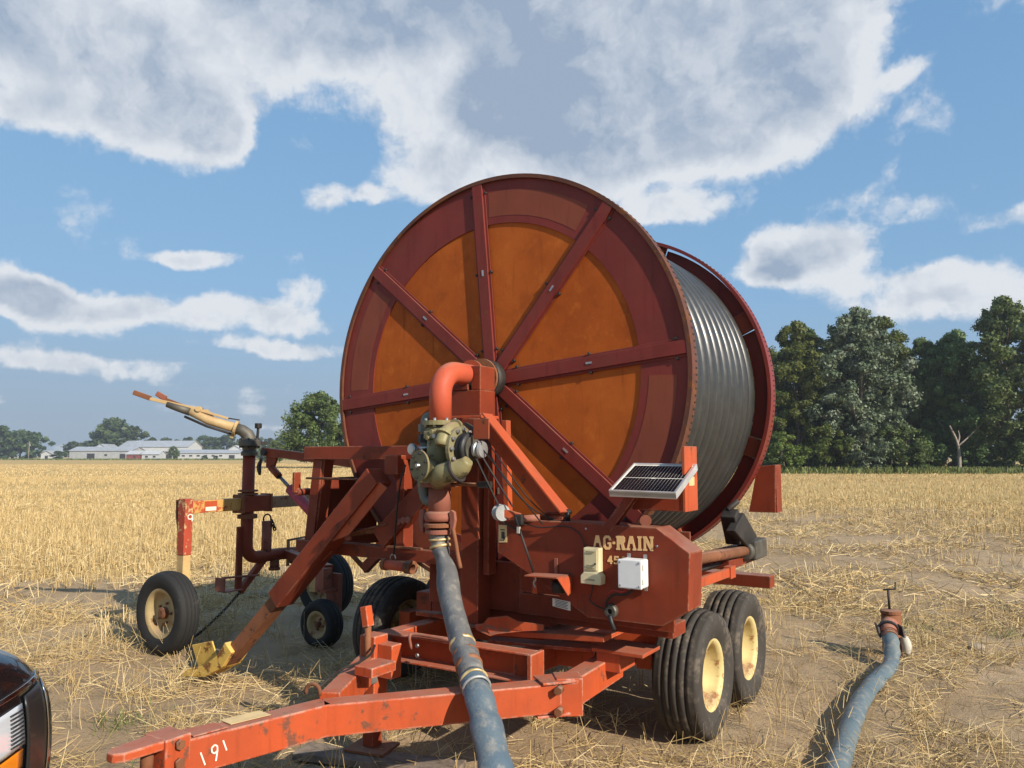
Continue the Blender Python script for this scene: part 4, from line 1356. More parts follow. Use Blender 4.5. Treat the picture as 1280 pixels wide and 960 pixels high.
# --- belt from the turbine down to the gearbox idler
m = MB()
b0, b1 = vc + Vector((.14, -.045, -.02)), Vector((.385, -.46, 1.335))
m.beam(b0, b1, .008, .008)
m.beam(b0 + Vector((.01, .07, -.02)), b1 + Vector((.02, .08, .03)), .008, .008)
m.beam(b1 + Vector((0, 0, -.05)), (.50, -.40, 1.215), .008, .008)
m.build('drive_belt', BLACK, mach)
m = MB()
m.tube([(.32, -.60, 1.72), (.64, -.44, 1.28)], .004, 6)
m.build('control_cable', BLACK, mach)
idl = MB().lathe([(0, -.03), (.045, -.03), (.048, -.02), (.036, -.008), (.036, .004), (.048, .016), (.045, .026), (0, .026)], (.385, -.47, 1.335), (.85, -.5, 0), 24, False).build('idler_pulley', GALV, mach)
MB().beam((.40, -.465, 1.335), (.49, -.43, 1.31), .03, .045).build('idler_arm', RED_BRIGHT, idl, .004)
MB().cyl((.47, -.45, 1.30), (.60, -.40, 1.31), .02, 10).build('idler_pivot', RUST_PINK, idl)
MB().box((.50, -.46, 1.30), (.05, .03, .06)).build('shift_clamp', BLACK_IRON, idl, .006)
m = MB()
m.tube([(.485, -.475, 1.315), (.60, -.47, 1.02)], .007, 6)
lev = m.build('shift_lever', BLACK_IRON, mach)
MB().tube(smooth_path([(.602, -.47, 1.01), (.615, -.47, .985), (.60, -.47, .965), (.612, -.47, .94)], 4), .006, 6).build('lever_hook', STEEL, lev)
MB().box((.508, -.478, 1.245), (.016, .016, .035)).build('tape_mark', BONE, lev)

# --- side panel with the lettering (a folded box front)
PYF = -.42
panel_poly = [(.33, 1.279), (.47, 1.299), (1.295, 1.290), (1.468, 1.174), (1.454, .891), (1.319, .806), (.904, .804), (.574, .984), (.33, 1.107)]
m = MB()
m.prism([(a, PYF, z_) for a, z_ in panel_poly], 0, (0, .008, 0))
k = len(panel_poly)
for i in range(k):
    a, b = panel_poly[i], panel_poly[(i + 1) % k]
    if i in (6, 7):
        continue
    cxp, czp = .9, 1.04
    ina = (a[0] + (cxp - a[0]) * .008, a[1] + (czp - a[1]) * .02)
    inb = (b[0] + (cxp - b[0]) * .008, b[1] + (czp - b[1]) * .02)
    m.prism([(a[0], PYF + .0085, a[1]), (b[0], PYF + .0085, b[1]), (inb[0], PYF + .0085, inb[1]), (ina[0], PYF + .0085, ina[1])], 0, (0, .185, 0))
panel = m.build('side_panel', RED, mach, .002)
# back plate of the gearbox housing, so the panel is a box with depth
MB().box2((.36, PYF + .20, .86), (1.40, PYF + .21, 1.26)).build('panel_back', RED, panel)

PF = PYF - .0005


def plate_poly(name, poly, mat, parent=panel, y=PYF, t=.002):
    return MB().prism([(a, y - .0005 - t, z_) for a, z_ in poly], 0, (0, t, 0)).build(name, mat, parent)


GLY = {
    'A': [[(.0, 0), (.36, 0), (.36, .14), (.27, .14), (.36, .46), (.64, .46), (.73, .14), (.64, .14), (.64, 0), (1.0, 0), (1.0, .14), (.93, .14), (.66, 1.0), (.34, 1.0), (.07, .14), (0, .14)]],
    'G': [[(.28, 0), (.72, 0), (.95, .16), (.95, .52), (.52, .52), (.52, .38), (.68, .38), (.68, .20), (.36, .20), (.30, .28), (.30, .74), (.38, .82), (.62, .82), (.68, .74), (.68, .66), (.95, .66), (.95, .82), (.74, 1.0), (.26, 1.0), (.04, .82), (.04, .18)]],
    '-': [[(.1, .40), (.9, .40), (.9, .58), (.1, .58)]],
    'R': [[(0, 0), (.42, 0), (.42, .14), (.36, .14), (.36, .40), (.52, .40), (.62, 0), (1.0, 0), (1.0, .14), (.90, .14), (.80, .46), (.95, .60), (.95, .86), (.80, 1.0), (0, 1.0), (0, .86), (.08, .86), (.08, .14), (0, .14)]],
    'I': [[(.1, 0), (.9, 0), (.9, .14), (.74, .14), (.74, .86), (.9, .86), (.9, 1.0), (.1, 1.0), (.1, .86), (.26, .86), (.26, .14), (.1, .14)]],
    'N': [[(0, 0), (.38, 0), (.38, .14), (.28, .14), (.28, .62), (.70, 0), (.94, 0), (.94, .86), (1.0, .86), (1.0, 1.0), (.62, 1.0), (.62, .86), (.72, .86), (.72, .42), (.34, 1.0), (0, 1.0), (0, .86), (.07, .86), (.07, .14), (0, .14)]],
    '4': [[(.52, 0), (.82, 0), (.82, .24), (1.0, .24), (1.0, .42), (.82, .42), (.82, 1.0), (.50, 1.0), (0, .42), (0, .24), (.52, .24)]],
    '5': [[(.0, .10), (.2, 0), (.7, 0), (1.0, .18), (1.0, .50), (.76, .66), (.34, .66), (.36, .80), (.92, .80), (.92, 1.0), (.10, 1.0), (.04, .46), (.60, .48), (.66, .42), (.66, .26), (.58, .18), (.30, .18), (.10, .26)]],
}


def word(text, x0, z0, h, widths, tilt, mat, gap):
    x = x0
    for ch, w in zip(text, widths):
        for poly in GLY[ch]:
            pts = []
            for a, b in poly:
                px0, pz0 = x + a * w - x0, b * h
                pts.append((x0 + px0 * math.cos(tilt) - pz0 * math.sin(tilt) * .2, z0 + pz0 + px0 * math.sin(tilt)))
            plate_poly('letter', pts, mat)
        x += w + gap


word('AG-RAIN', .936, 1.162, .073, [.058, .050, .018, .054, .056, .030, .058], R(2), LETTER, .0035)
word('454', 1.022, 1.092, .042, [.030, .030, .030], R(1.5), LETTER, .006)

# yellow-cream meter box, white junction box
def rbox(name, lo, hi, mat, parent, bev=.008):
    return MB().box2(lo, hi).build(name, mat, parent, bev)


cb = rbox('control_box', (.905, PYF - .055, 1.02), (.998, PYF - .002, 1.175), CREAM_BOX, panel)
MB().prism([(a, PYF - .062, z_) for a, z_ in ((.893, .988), (1.010, .988), (1.012, 1.03), (.995, 1.05), (.912, 1.05), (.893, 1.03))], 0, (0, .058, 0)).build('box_skirt', CREAM_BOX, panel, .004)
rbox('box_door', (.915, PYF - .060, 1.06), (.988, PYF - .0555, 1.165), CREAM_BOX, panel, .002)
for z_ in (1.155, 1.085, 1.07, 1.012):
    MB().box((.952, PYF - .064, z_), (.05, .003, .004)).build('box_line', KHAKI_DULL, panel)
MB().cyl((.98, PYF - .061, 1.095), (.98, PYF - .066, 1.095), .005, 8).build('box_lock', BLACK_IRON, panel)
rbox('junction_box', (1.130, PYF - .095, .995), (1.256, PYF - .012, 1.135), WHITE_BOX, panel, .008)
rbox('junction_lid', (1.128, PYF - .108, .993), (1.258, PYF - .0955, 1.137), WHITE_BOX, panel, .006)
for a, z_ in ((1.15, 1.145), (1.24, 1.145), (1.15, .985), (1.24, .985)):
    MB().box((a, PYF - .014, z_), (.018, .012, .022)).build('box_ear', STEEL, panel, .002)
for z_ in (1.03, 1.10):
    MB().box((1.258, PYF - .085, z_), (.006, .018, .028)).build('box_latch', STICKER_W, panel, .002)
for a, z_ in ((1.142, 1.008), (1.244, 1.008), (1.142, 1.122), (1.244, 1.122)):
    MB().cyl((a, PYF - .108, z_), (a, PYF - .111, z_), .005, 8).build('lid_screw', STEEL, panel)
MB().tube(smooth_path([(.50, -.435, 1.285), (.62, -.44, 1.262), (.78, -.435, 1.275), (.86, -.43, 1.24), (.90, -.432, 1.17)], 5), .0035, 6).build('wire', BLACK, panel)
# wires and the round outlet
MB().tube(smooth_path([(.945, PYF - .02, .985), (.935, PYF - .02, .93), (.925, PYF - .02, .90), (.96, PYF - .02, .875), (1.02, PYF - .03, .862)], 5), .004, 6).build('wire', BLACK, panel)
MB().tube(smooth_path([(1.19, PYF - .04, .992), (1.15, PYF - .05, .955), (1.08, PYF - .05, .945), (1.035, PYF - .04, .91), (1.025, PYF - .03, .875)], 5), .006, 6).build('wire', BLACK, panel)
MB().tube(smooth_path([(1.165, PYF - .05, .992), (1.13, PYF - .055, .965), (1.08, PYF - .055, .968), (1.045, PYF - .045, .945)], 5), .004, 6).build('wire', WIRE_RED, panel)
MB().lathe([(.014, 0), (.036, 0), (.036, -.022), (.03, -.03), (.014, -.03)], (1.045, PYF - .001, .855), (0, 1, 0), 24, False, True).build('outlet_ring', GUN_DARK, panel)
MB().lathe([(0, -.01), (.014, -.01), (.014, -.012), (0, -.012)], (1.045, PYF, .855), (0, 1, 0), 12, False).build('outlet_hole', BLACK, panel)
MB().tube(smooth_path([(1.045, PYF - .03, .835), (1.06, PYF - .04, .80), (1.07, PYF - .03, .765)], 4), .012, 8).build('plug', BLACK, panel)
# stickers
plate_poly('warning_sticker', [(.337, 1.162), (.395, 1.166), (.393, 1.262), (.337, 1.262)], STICKER)
m = MB()
for i, (a, z_, w_, h_) in enumerate(((.355, 1.235, .03, .006), (.358, 1.205, .022, .04), (.366, 1.19, .012, .02), (.352, 1.176, .03, .004))):
    m.box((a + .01, PYF - .0035, z_), (w_, .0012, h_))
m.build('sticker_print', INK, panel)
plate_poly('plate_sticker', [(.690, .842), (.800, .828), (.800, .875), (.690, .884)], STICKER_W)
m = MB()
for i in range(5):
    m.box((.745, PYF - .0035, .873 - i * .0078), (.08 - .01 * (i % 2), .0012, .0028), Matrix.Rotation(R(6), 3, 'Y'))
m.build('sticker_print', INK, panel)
# shelf bracket (hood) over the gearbox, small upright strap
hood = MB()
hood.prism([(.575, PYF - .005, 1.005), (.60, PYF - .15, 1.012), (.80, PYF - .15, 1.016), (.805, PYF - .005, 1.016)], 0, (0, 0, .006))
hood.prism([(.80, PYF - .15, 1.016), (.805, PYF - .003, 1.016), (.805, PYF - .003, .93), (.835, PYF - .10, .925)], 0, (.006, 0, 0))
hood.build('shelf_bracket', RED_BRIGHT, panel)
MB().box((.715, PYF - .006, 1.055), (.02, .006, .09)).build('strap', RUST_PINK, panel, .001)
MB().prism([(.575, PYF - .012, .99), (.59, PYF - .012, .99), (.60, PYF - .012, .90), (.565, PYF - .012, .90)], 0, (0, .01, 0)).build('hook_plate', RED_BRIGHT, panel)
MB().cyl((.76, PYF - .06, .99), (.76, PYF - .06, .93), .035, 12).build('gear_nut', BLACK_IRON, panel)
for a, z_ in ((.52, 1.275), (.90, 1.268), (1.30, 1.20)):
    MB().cyl((a, PYF - .001, z_), (a, PYF - .009, z_), .006, 6).build('bolt', STEEL, panel)

# fittings standing on the panel's top edge
m = MB()
m.cyl((.60, -.33, 1.33), (.70, -.33, 1.335), .012, 8)
m.box2((.56, -.36, 1.30), (.72, -.30, 1.318))
m.build('gear_rod', RED, mach)
MB().cyl((.745, -.34, 1.29), (.745, -.34, 1.36), .014, 8).cyl((.725, -.34, 1.345), (.765, -.34, 1.345), .010, 8).build('tap', BLACK, mach)
MB().lathe([(0, -.02), (.03, -.02), (.03, .02), (0, .02)], (1.19, -.30, 1.315), (.3, -1, 0), 16, False).build('guide_roller', RUST_PINK, mach)

# --- solar panel on its bracket
sol = MB()
A_, B_, C_, D_ = (Vector(p) for p in ((1.095, -.55, 1.478), (1.452, -.55, 1.474), (1.432, -.20, 1.612), (1.083, -.20, 1.614)))
eu, ev = (B_ - A_), (D_ - A_)
en = eu.cross(ev).normalized()
base_q = [A_, B_, C_, D_]
sol.prism([p - en * .004 for p in base_q], 0, -en * .022)
solar = sol.build('solar_panel', STICKER_W, mach)


def sp(u, v, h=0.0):
    return A_ + eu * u + ev * v + en * h


frm = MB()
fw = .022
for (u0, v0, u1, v1) in ((0, 0, 1, fw * 1.2), (0, 1 - fw * 1.2, 1, 1), (0, fw * 1.2, fw, 1 - fw * 1.2), (1 - fw, fw * 1.2, 1, 1 - fw * 1.2)):
    frm.prism([sp(u0, v0, .003), sp(u1, v0, .003), sp(u1, v1, .003), sp(u0, v1, .003)], 0, -en * .034)
frm.build('panel_frame', ALU, solar)
nc = 18
for j in range(2):
    for i in range(nc):
        u0 = .045 + i * (.91 / nc)
        u1 = u0 + .91 / nc - .0075
        v0 = .055 + j * .45
        v1 = v0 + .425
        MB().prism([sp(u0, v0, -.002), sp(u1, v0, -.002), sp(u1, v1, -.002), sp(u0, v1, -.002)], 0, -en * .0015).build('cell', CELL, solar)
MB().prism([sp(.47, .465, -.0015), sp(.53, .465, -.0015), sp(.53, .50, -.0015), sp(.47, .50, -.0015)], 0, -en * .001).build('badge', STICKER_W, solar)
m = MB()
m.channel((1.20, -.36, 1.52), (1.02, -.40, 1.27), .05, .05, .006, (0, 1, 0))
m.build('panel_arm', RED, mach, .002)
MB().box((1.28, -.53, 1.462), (.10, .02, .018)).build('clamp_bar', ALU, mach)

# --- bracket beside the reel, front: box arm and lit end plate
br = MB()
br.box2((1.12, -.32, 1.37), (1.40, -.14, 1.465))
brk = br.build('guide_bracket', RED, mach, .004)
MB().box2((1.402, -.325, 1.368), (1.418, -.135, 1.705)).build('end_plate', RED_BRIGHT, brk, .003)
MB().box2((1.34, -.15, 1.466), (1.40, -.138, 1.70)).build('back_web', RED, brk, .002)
MB().prism([(1.4185, -.27, 1.50), (1.4185, -.19, 1.50), (1.4185, -.19, 1.545), (1.4185, -.27, 1.545)], 0, (.002, 0, 0)).build('plate_sticker', STICKER, brk)
# rear twin
br = MB()
br.prism([(1.19, 1.90, 1.578), (1.325, 1.90, 1.589), (1.314, 1.90, 1.227), (1.115, 1.90, 1.226)], 0, (0, .012, 0))
br.box2((1.314, 1.912, 1.227), (1.328, 2.06, 1.589))
br.build('rear_bracket', RED, mach, .002)

# --- hose guide: shaft, bearing and carriage at the far right
MB().cyl((1.30, -.22, 1.095), (1.30, 1.20, 1.015), .034, 18).build('guide_shaft', RUST, mach)
m = MB()
m.box((1.30, 1.30, 1.02), (.13, .28, .13))
m.cyl((1.30, 1.16, 1.015), (1.30, 1.10, 1.018), .06, 18)
gb = m.build('guide_bearing', GUN_DARK, mach, .012)
m = MB()
m.prism([(1.27, .80, 1.18), (1.27, 1.03, 1.28), (1.27, 1.33, 1.10), (1.27, 1.10, 1.05)], 0, (.06, 0, 0))
m.box((1.26, .98, 1.19), (.10, .10, .22), Matrix.Rotation(R(30), 3, 'X'))
m.cyl((1.24, .95, 1.30), (1.30, 1.0, 1.36), .02, 8)
m.build('hose_carriage', BLACK_IRON, mach, .008)
m = MB()
m.beam((1.30, -.20, .945), (1.30, .80, .925), .03, .055)
m.beam((1.30, .72, .925), (1.30, .82, .925), .05, .075)
m.build('side_rail', RED_BRIGHT, mach, .003)
m = MB()
m.beam((1.16, .2, 1.0), (1.20, 1.55, .98), .05, .11)
m.beam((1.22, .80, .96), (1.22, 1.45, .955), .14, .06)
m.build('guide_rail', RED, mach, .004)
m = MB()
m.tube([(1.23, -.1, .985), (1.23, 1.0, .965)], .012, 8)
m.build('drive_chain', BLACK_IRON, mach)

# --- upper frame: cradle plates, base beams and turntable under the reel
m = MB()
m.box2((-.35, -.19, .73), (.34, -.165, 1.02))
m.box2((.34, -.205, .73), (1.30, -.18, .85))
m.build('cradle_plate', RED, mach, .003)
for xx in (-.42, .46):
    MB().box2((xx - .06, -.16, .66), (xx + .06, 1.95, .775)).build('base_beam', RED, mach, .004)
for yy in (-.10, 1.90):
    MB().box2((-.36, yy - .05, .662), (.40, yy + .05, .77)).build('cross_member', RED, mach, .004)
MB().box2((.525, -.17, .69), (1.28, .02, .76)).build('outrigger', RED, mach, .004)
MB().box2((.525, 1.82, .67), (1.28, 1.95, .76)).build('outrigger', RED, mach, .004)
# rear post
MB().box2((-.06, 2.02, .67), (.08, 2.14, 2.25)).build('rear_post', RED, mach, .004)
MB().cyl((0, 1.7, HZ), (0, 2.2, HZ), .07, 18).build('rear_axle', BLACK_IRON, mach)
MB().lathe([(.40, .615), (.62, .615), (.62, .658), (.40, .658)], (.03, .85, 0), (0, 0, 1), 48, False, True).build('turntable_ring', BLACK_IRON, mach)
MB().box2((-.60, -.02, .585), (.80, 1.7, .612)).build('turntable_plate', RED_TONGUE, mach, .003)
# bent torn guard plate catching the light
m = MB()
m.prism([(.16, -.40, .68), (.24, -.43, .70), (.27, -.43, .735), (.40, -.43, .76), (.46, -.42, .735), (.62, -.40, .73), (.62, -.40, .70), (.50, -.42, .685), (.34, -.44, .655), (.30, -.45, .64), (.18, -.42, .655)], 0, (0, .006, 0))
m.build('torn_guard', RED_BRIGHT, mach)
MB().box((.60, -.33, .665), (.75, .10, .03), Matrix.Rotation(R(-4), 3, 'Y')).build('guard_strip', RED_BRIGHT, mach, .003)
MB().box2((.86, -.30, .60), (1.16, -.06, .62)).build('step_plate', RED_BRIGHT, mach, .003)
MB().box2((.88, -.28, .50), (1.02, -.08, .598)).build('step_box', RED_BRIGHT, mach, .004)

# --- left frame that carries the sprinkler cart
FY = -.25
m = MB()
m.box2((-1.415, FY - .05, 1.632), (-.10, FY + .05, 1.722))
m.build('top_beam', RED, mach, .004)
for yy in (FY, .50):
    m = MB()
    m.beam((-1.30, yy, 1.63), (-1.39, yy, .92), .085, .05, (0, 1, 0))
    m.beam((-1.25, yy + .035, 1.63), (-1.345, yy + .035, .92), .012, .09, (0, 1, 0))
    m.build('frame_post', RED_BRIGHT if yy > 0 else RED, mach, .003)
MB().box2((-1.42, FY + .052, 1.635), (-1.34, .56, 1.715)).build('frame_cross_beam', RED, mach, .003)
MB().box2((-1.47, .62, 1.60), (-1.37, 1.5, 1.69)).build('frame_cross_beam', RED, mach, .003)
MB().box2((-1.40, FY + .06, 1.0), (-1.385, .44, 1.5)).build('frame_web', RED, mach, .002)
m = MB()
m.box2((-1.47, FY - .055, .985), (.0, FY + .055, 1.065))
m.build('lower_beam', RED, mach, .004)
MB().box2((-1.47, FY + .06, .985), (-1.36, 1.5, 1.06)).build('lower_side_beam', RED, mach, .004)
MB().box2((-.52, FY - .075, 1.07), (-.455, FY + .02, 1.63)).build('inner_post', RED, mach, .003)
MB().box2((-.55, FY - .16, 1.54), (-.44, FY - .077, 1.66)).build('rope_bracket', RED, mach, .003)
m = MB()
m.channel((-.64, FY - .07, 1.12), (-.10, FY - .07, 1.58), .09, .13, .010, (0, 0, 1), -1)
m.build('diagonal_channel', RED, mach, .002)
m = MB()
m.beam((-.60, FY - .08, 1.075), (-.30, FY - .08, 1.075), .02, .012)
m.tube([(-1.36, FY - .07, 1.50), (-.72, FY - .09, 1.50)], .008, 8)
m.tube([(-1.0, FY - .06, 1.13), (-.58, FY - .09, 1.19)], .022, 10)
m.tube([(-1.1, FY - .10, 1.10), (-.56, FY - .12, 1.22)], .007, 6)
m.build('linkage_rod', RUST, mach)
for p in ((-.94, FY - .13, 1.13), (-.90, FY - .14, 1.15), (-.87, FY - .13, 1.12), (-.46, FY - .10, 1.24), (-.42, FY - .10, 1.25), (-.38, FY - .10, 1.255)):
    MB().cyl(p, Vector(p) + Vector((.0, -.03, 0)), .022, 6).build('pin_nut', RUST_PINK, mach)
MB().box2((-1.47, FY - .10, 1.40), (-1.45, FY - .04, 1.54)).cyl((-1.46, FY - .07, 1.40), (-1.46, FY + .05, 1.40), .025, 10).build('pulley_bracket', RED, mach)
m = MB()
m.tube(smooth_path([(-.40, FY - .13, 1.60), (-.42, FY - .15, 1.50), (-.46, FY - .14, 1.30), (-.49, FY - .12, 1.10), (-.505, FY - .11, 1.03)], 5), .006, 6)
m.build('hanging_cable', BLACK, mach)
# hanging pipe end on the cable
hp = empty('hanging_pipe', (0, 0, 0))
hp.location = Matrix.Rotation(-BR, 3, 'Z') @ Vector((-.45, FY - .11, .965)) + Vector(MO)
hp.rotation_euler = (0, 0, -BR)
tag(hp, 'short rusty orange pipe hanging from a cable under the left frame', 'pipe')
MB().cyl((-.13, 0, 0), (.08, -.02, 0), .032, 16).build('pipe_body', PIPE_ORANGE, hp)
MB().lathe([(.022, 0), (.042, 0), (.042, .055), (.022, .055)], (.07, -.019, 0), (.995, -.09, 0), 16, False, True).build('pipe_socket', RUST, hp)
MB().lathe([(.022, 0), (.038, 0), (.038, .03), (.022, .03)], (-.14, .001, 0), (.995, -.09, 0), 16, False, True).build('end_collar', RUST, hp)
MB().tube(arc_pts((-.06, 0, .045), (1, 0, 0), (0, 0, 1), .022, -.6, 3.8, 8), .005, 6).build('shackle', STEEL, hp)

# --- stabiliser leg with the yellow foot
LY = -.40
m = MB()
m.beam((-.60, LY, 1.53), (-1.50, LY, .665), .13, .15, (0, 1, 0))
leg = m.build('stabiliser_leg', RED, mach, .006)
m = MB()
m.prism([(-.56, LY - .055, 1.49), (-.485, LY - .055, 1.455), (-.81, LY - .055, 1.145), (-.96, LY - .055, 1.094)], 0, (0, .012, 0))
m.build('open_flange', RED_BRIGHT, leg)
m = MB()
m.prism([(-1.02, LY + .005, 1.02), (-1.30, LY + .005, .80), (-1.42, LY + .005, .78), (-1.18, LY + .005, 1.02)], 0, (0, .012, 0))
m.build('gusset_plate', RED, leg)
m = MB()
m.beam((-1.46, LY, .70), (-2.02, LY, .185), .09, .11, (0, 1, 0))
m.build('inner_tube', RUST, leg, .004)
ft = MB()
prof = [(-1.90, .265), (-1.975, .325), (-2.06, .225), (-2.20, .135), (-2.42, .070), (-2.47, .015), (-2.20, .050), (-2.00, .145)]
ft.prism([(a, LY - .085, z_) for a, z_ in prof], 0, (0, .17, 0))
ft.box((-2.42, LY + .095, .125), (.25, .012, .225), Matrix.Rotation(R(-14), 3, 'Y') @ Matrix.Rotation(R(12), 3, 'X'))
ft.build('foot', YELLOW_FOOT, leg, .004)

# second leg folded at the back, shade under the frame painted in as near-black
m = MB()
m.beam((-1.35, .55, .93), (-1.15, 1.9, .55), .12, .12)
m.build('rear_leg', BLACK_IRON, mach, .005)

# --- lift arm and hydraulic cylinder that hold the cart
m = MB()
m.beam((-1.40, .66, 1.555), (-3.05, .70, 1.70), .06, .075)
m.prism([(-3.02, .70, 1.70), (-2.86, .70, 1.69), (-2.93, .70, 1.53), (-3.02, .70, 1.55)], 0, (0, .03, 0))
arm = m.build('lift_arm', RED, mach, .004)
MB().cyl((-3.0, .64, 1.69), (-3.0, .78, 1.69), .03, 12).build('arm_pin', BLACK_IRON, arm)
MB().tube(smooth_path([(-3.06, .68, 1.63), (-3.09, .68, 1.56), (-3.075, .68, 1.48)], 4), [.012, .014, .018, .02, .022, .022, .02, .016, .01], 8).build('hanging_hook', BLACK_IRON, arm)
cyl_top, cyl_bot = Vector((-2.93, .70, 1.54)), Vector((-1.75, .70, .72))
dd = (cyl_bot - cyl_top).normalized()
hc = MB().cyl(cyl_top + dd * .31, cyl_top + dd * 1.0, .05, 18).build('hydraulic_cylinder', PINK_CYL, mach)
MB().cyl(cyl_top + dd * .08, cyl_top + dd * .32, .016, 12).build('cylinder_rod', CHROME, hc)
MB().cyl(cyl_top - dd * .02, cyl_top + dd * .12, .032, 12).build('rod_clevis', RED, hc)
MB().cyl(cyl_top + dd * 1.0, cyl_bot, .02, 12).build('cylinder_foot', RUST, hc)
MB().beam((-1.42, .66, .98), (-1.75, .70, .72), .05, .08).build('cylinder_bracket', RED, hc)


# ------------------------------------------------------------------ wheels
def tyre_prof(ro, ri, w, ribs=5):
    hw = w / 2
    p = [(ri, -hw * .72), (ri + .03, -hw * .88), (ri + (ro - ri) * .45, -hw), (ro - .045, -hw * .97), (ro - .018, -hw * .86)]
    tw = hw * .80
    seg = 2 * tw / ribs
    for i in range(ribs):
        a = -tw + i * seg
        crown = lambda q: ro - .018 * (q / tw) ** 2
        g = .006
        p += [(crown(a) if i == 0 else crown(a + g), a if i == 0 else a + g)]
        p += [(crown(a + seg / 2), a + seg / 2)]
        e = a + seg
        if i < ribs - 1:
            p += [(crown(e - g), e - g), (crown(e) - .013, e - g * .5), (crown(e) - .013, e + g * .5)]
        else:
            p += [(crown(e), e)]
    p += [(ro - .018, hw * .86), (ro - .045, hw * .97), (ri + (ro - ri) * .45, hw), (ri + .03, hw * .88), (ri, hw * .72)]
    return p


def wheel(parent, c, axis, ro, ri, w, tmat, rmat, outward=1, lugs=6, dish=.25, ribs=5):
    """tyre with grooved tread and moulded sidewall rings; rim with dish, hub and nuts"""
    o = MB().lathe(tyre_prof(ro, ri, w, ribs), (0, 0, 0), axis, 72, True).build('wheel', tmat, parent)
    # the wheel object is its tyre; rim and hub are its sub-parts
    o.location = c
    hw = w / 2
    s = outward
    rp = [(ri + .012, s * hw * .80), (ri - .012, s * hw * .78), (ri - .022, s * hw * .60), (ri - .035, s * hw * dish), (ri * .55, s * hw * (dish - .08)),
          (ri * .40, s * hw * (dish + .05)), (ri * .22, s * hw * (dish + .05)), (0.001, s * hw * (dish + .05))]
    MB().lathe(rp, (0, 0, 0), axis, 48, True).lathe([(ri + .012, -s * hw * .80), (ri - .03, -s * hw * .6), (ri - .03, s * hw * dish)], (0, 0, 0), axis, 48, True).build('rim', rmat, o)
    ax = Vector(axis)
    MB().lathe([(0, s * hw * dish), (ri * .26, s * hw * dish), (ri * .24, s * hw * (dish + .45)), (ri * .14, s * hw * (dish + .55)), (0, s * hw * (dish + .55))], (0, 0, 0), axis, 20, False).build('hub', RUST, o)
    ref = Vector((0, 0, 1))
    wv = ax.cross(ref)
    for k in range(lugs):
        a = 2 * math.pi * k / lugs + .3
        e = ref * math.cos(a) + wv * math.sin(a)
        p = e * ri * .42 + ax * s * hw * (dish + .02)
        MB().cyl(p, p + ax * s * .02, .011, 6).build('lug_nut', RUST, o)
    return o


for yy in (.45, 1.22):
    for s in (1, -1):
        wheel(mach, (1.17 * s, yy, .365), (1, 0, 0), .372, .195, .285, TYRE, RIM_CREAM, s, dish=-.45)
    MB().cyl((-1.05, yy, .40), (1.05, yy, .40), .04, 12).build('axle', RED_TONGUE, mach)
for s in (1, -1):
    m = MB()
    m.beam((.93 * s, .25, .46), (.93 * s, 1.45, .46), .10, .14)
    m.build('axle_beam', RED_TONGUE, mach, .005)
MB().box2((.60, .30, .53), (1.02, .52, .60)).build('spring_block', RED_TONGUE, mach, .005)
MB().box2((.60, .95, .53), (1.02, 1.2, .60)).build('spring_block', RED_TONGUE, mach, .005)
MB().box2((-.88, .62, .44), (.88, .76, .58)).build('chassis_cross_member', RED_TONGUE, mach, .005)

# ------------------------------------------------------------------ tongue and chassis front
TW, TH, TZ = .11, .140, .478


def hbeam(name, a, b, w=TW, h=TH, z=TZ, mat=RED_TONGUE, z2=None):
    return MB().beam((a[0], a[1], z), (b[0], b[1], z2 if z2 is not None else z), w, h).build(name, mat, mach, .006)


tong = hbeam('tongue_beam', (.0, -2.20), (.155, -1.56))
hbeam('tongue_beam', (.150, -1.575), (.885, -.715))
hbeam('tongue_beam', (.900, -.665), (.865, -.02))
hbeam('tongue_beam', (.075, -1.46), (-.46, -.47), w=.10, h=.135, z=.480)
# joint plate with bolts
jp = MB()
jp.beam((.955, -.72, TZ), (.875, -.62, TZ), .132, .18)
jp.beam((.815, -.79, TZ + .077), (.93, -.65, TZ + .077), .15, .012)
jp.beam((.80, -.81, TZ - .079), (.91, -.68, TZ - .079), .13, .012)
jo = jp.build('joint_plate', RED_TONGUE, mach, .004)
for z_ in (.05, -.05):
    p = Vector((.925, -.76, TZ + z_))
    MB().cyl(p, p + Vector((.012, -.05, 0)), .020, 6).build('bolt', RUST, jo)
# hitch clevis
hc_ = MB()
hc_.box((-.012, -2.235, .478), (.145, .11, .19))
hitch = hc_.build('hitch_head', RED_TONGUE, mach, .006)
for z_ in (.535, .415):
    q = [(-.075, -2.26), (.05, -2.26), (.035, -2.44), (.01, -2.47), (-.03, -2.47), (-.055, -2.44)]
    MB().prism([(a, b, z_) for a, b in q], 0, (0, 0, .035)).build('hitch_tongue', RED_TONGUE, hitch, .006)
MB().cyl((-.01, -2.32, .42), (-.01, -2.32, .56), .024, 14).build('hitch_post', RUST, hitch)
for z_ in (.405, .475, .545):
    p = Vector((.061, -2.235, z_))
    MB().cyl(p, p + Vector((.016, 0, 0)), .020, 6).build('bolt', RUST, hitch)
MB().prism([(-.05, -2.17, .5525), (.06, -2.17, .5525), (.085, -2.03, .5525), (-.005, -2.03, .5525)], 0, (0, 0, .004)).build('hitch_cap', RED_TONGUE, hitch)
MB().prism([(-.02, -1.99, .5515), (.062, -2.00, .5515), (.105, -1.83, .5515), (.02, -1.82, .5515)], 0, (0, 0, .002)).build('yellow_reflector', STICKER, tong)
# painted number on the beam's right face
tdir = Vector((.155, .64, 0)).normalized()
tnrm = Vector((tdir.y, -tdir.x, 0))
tp = Vector((.0, -2.20, TZ)) + tnrm * (TW / 2 + .0015)


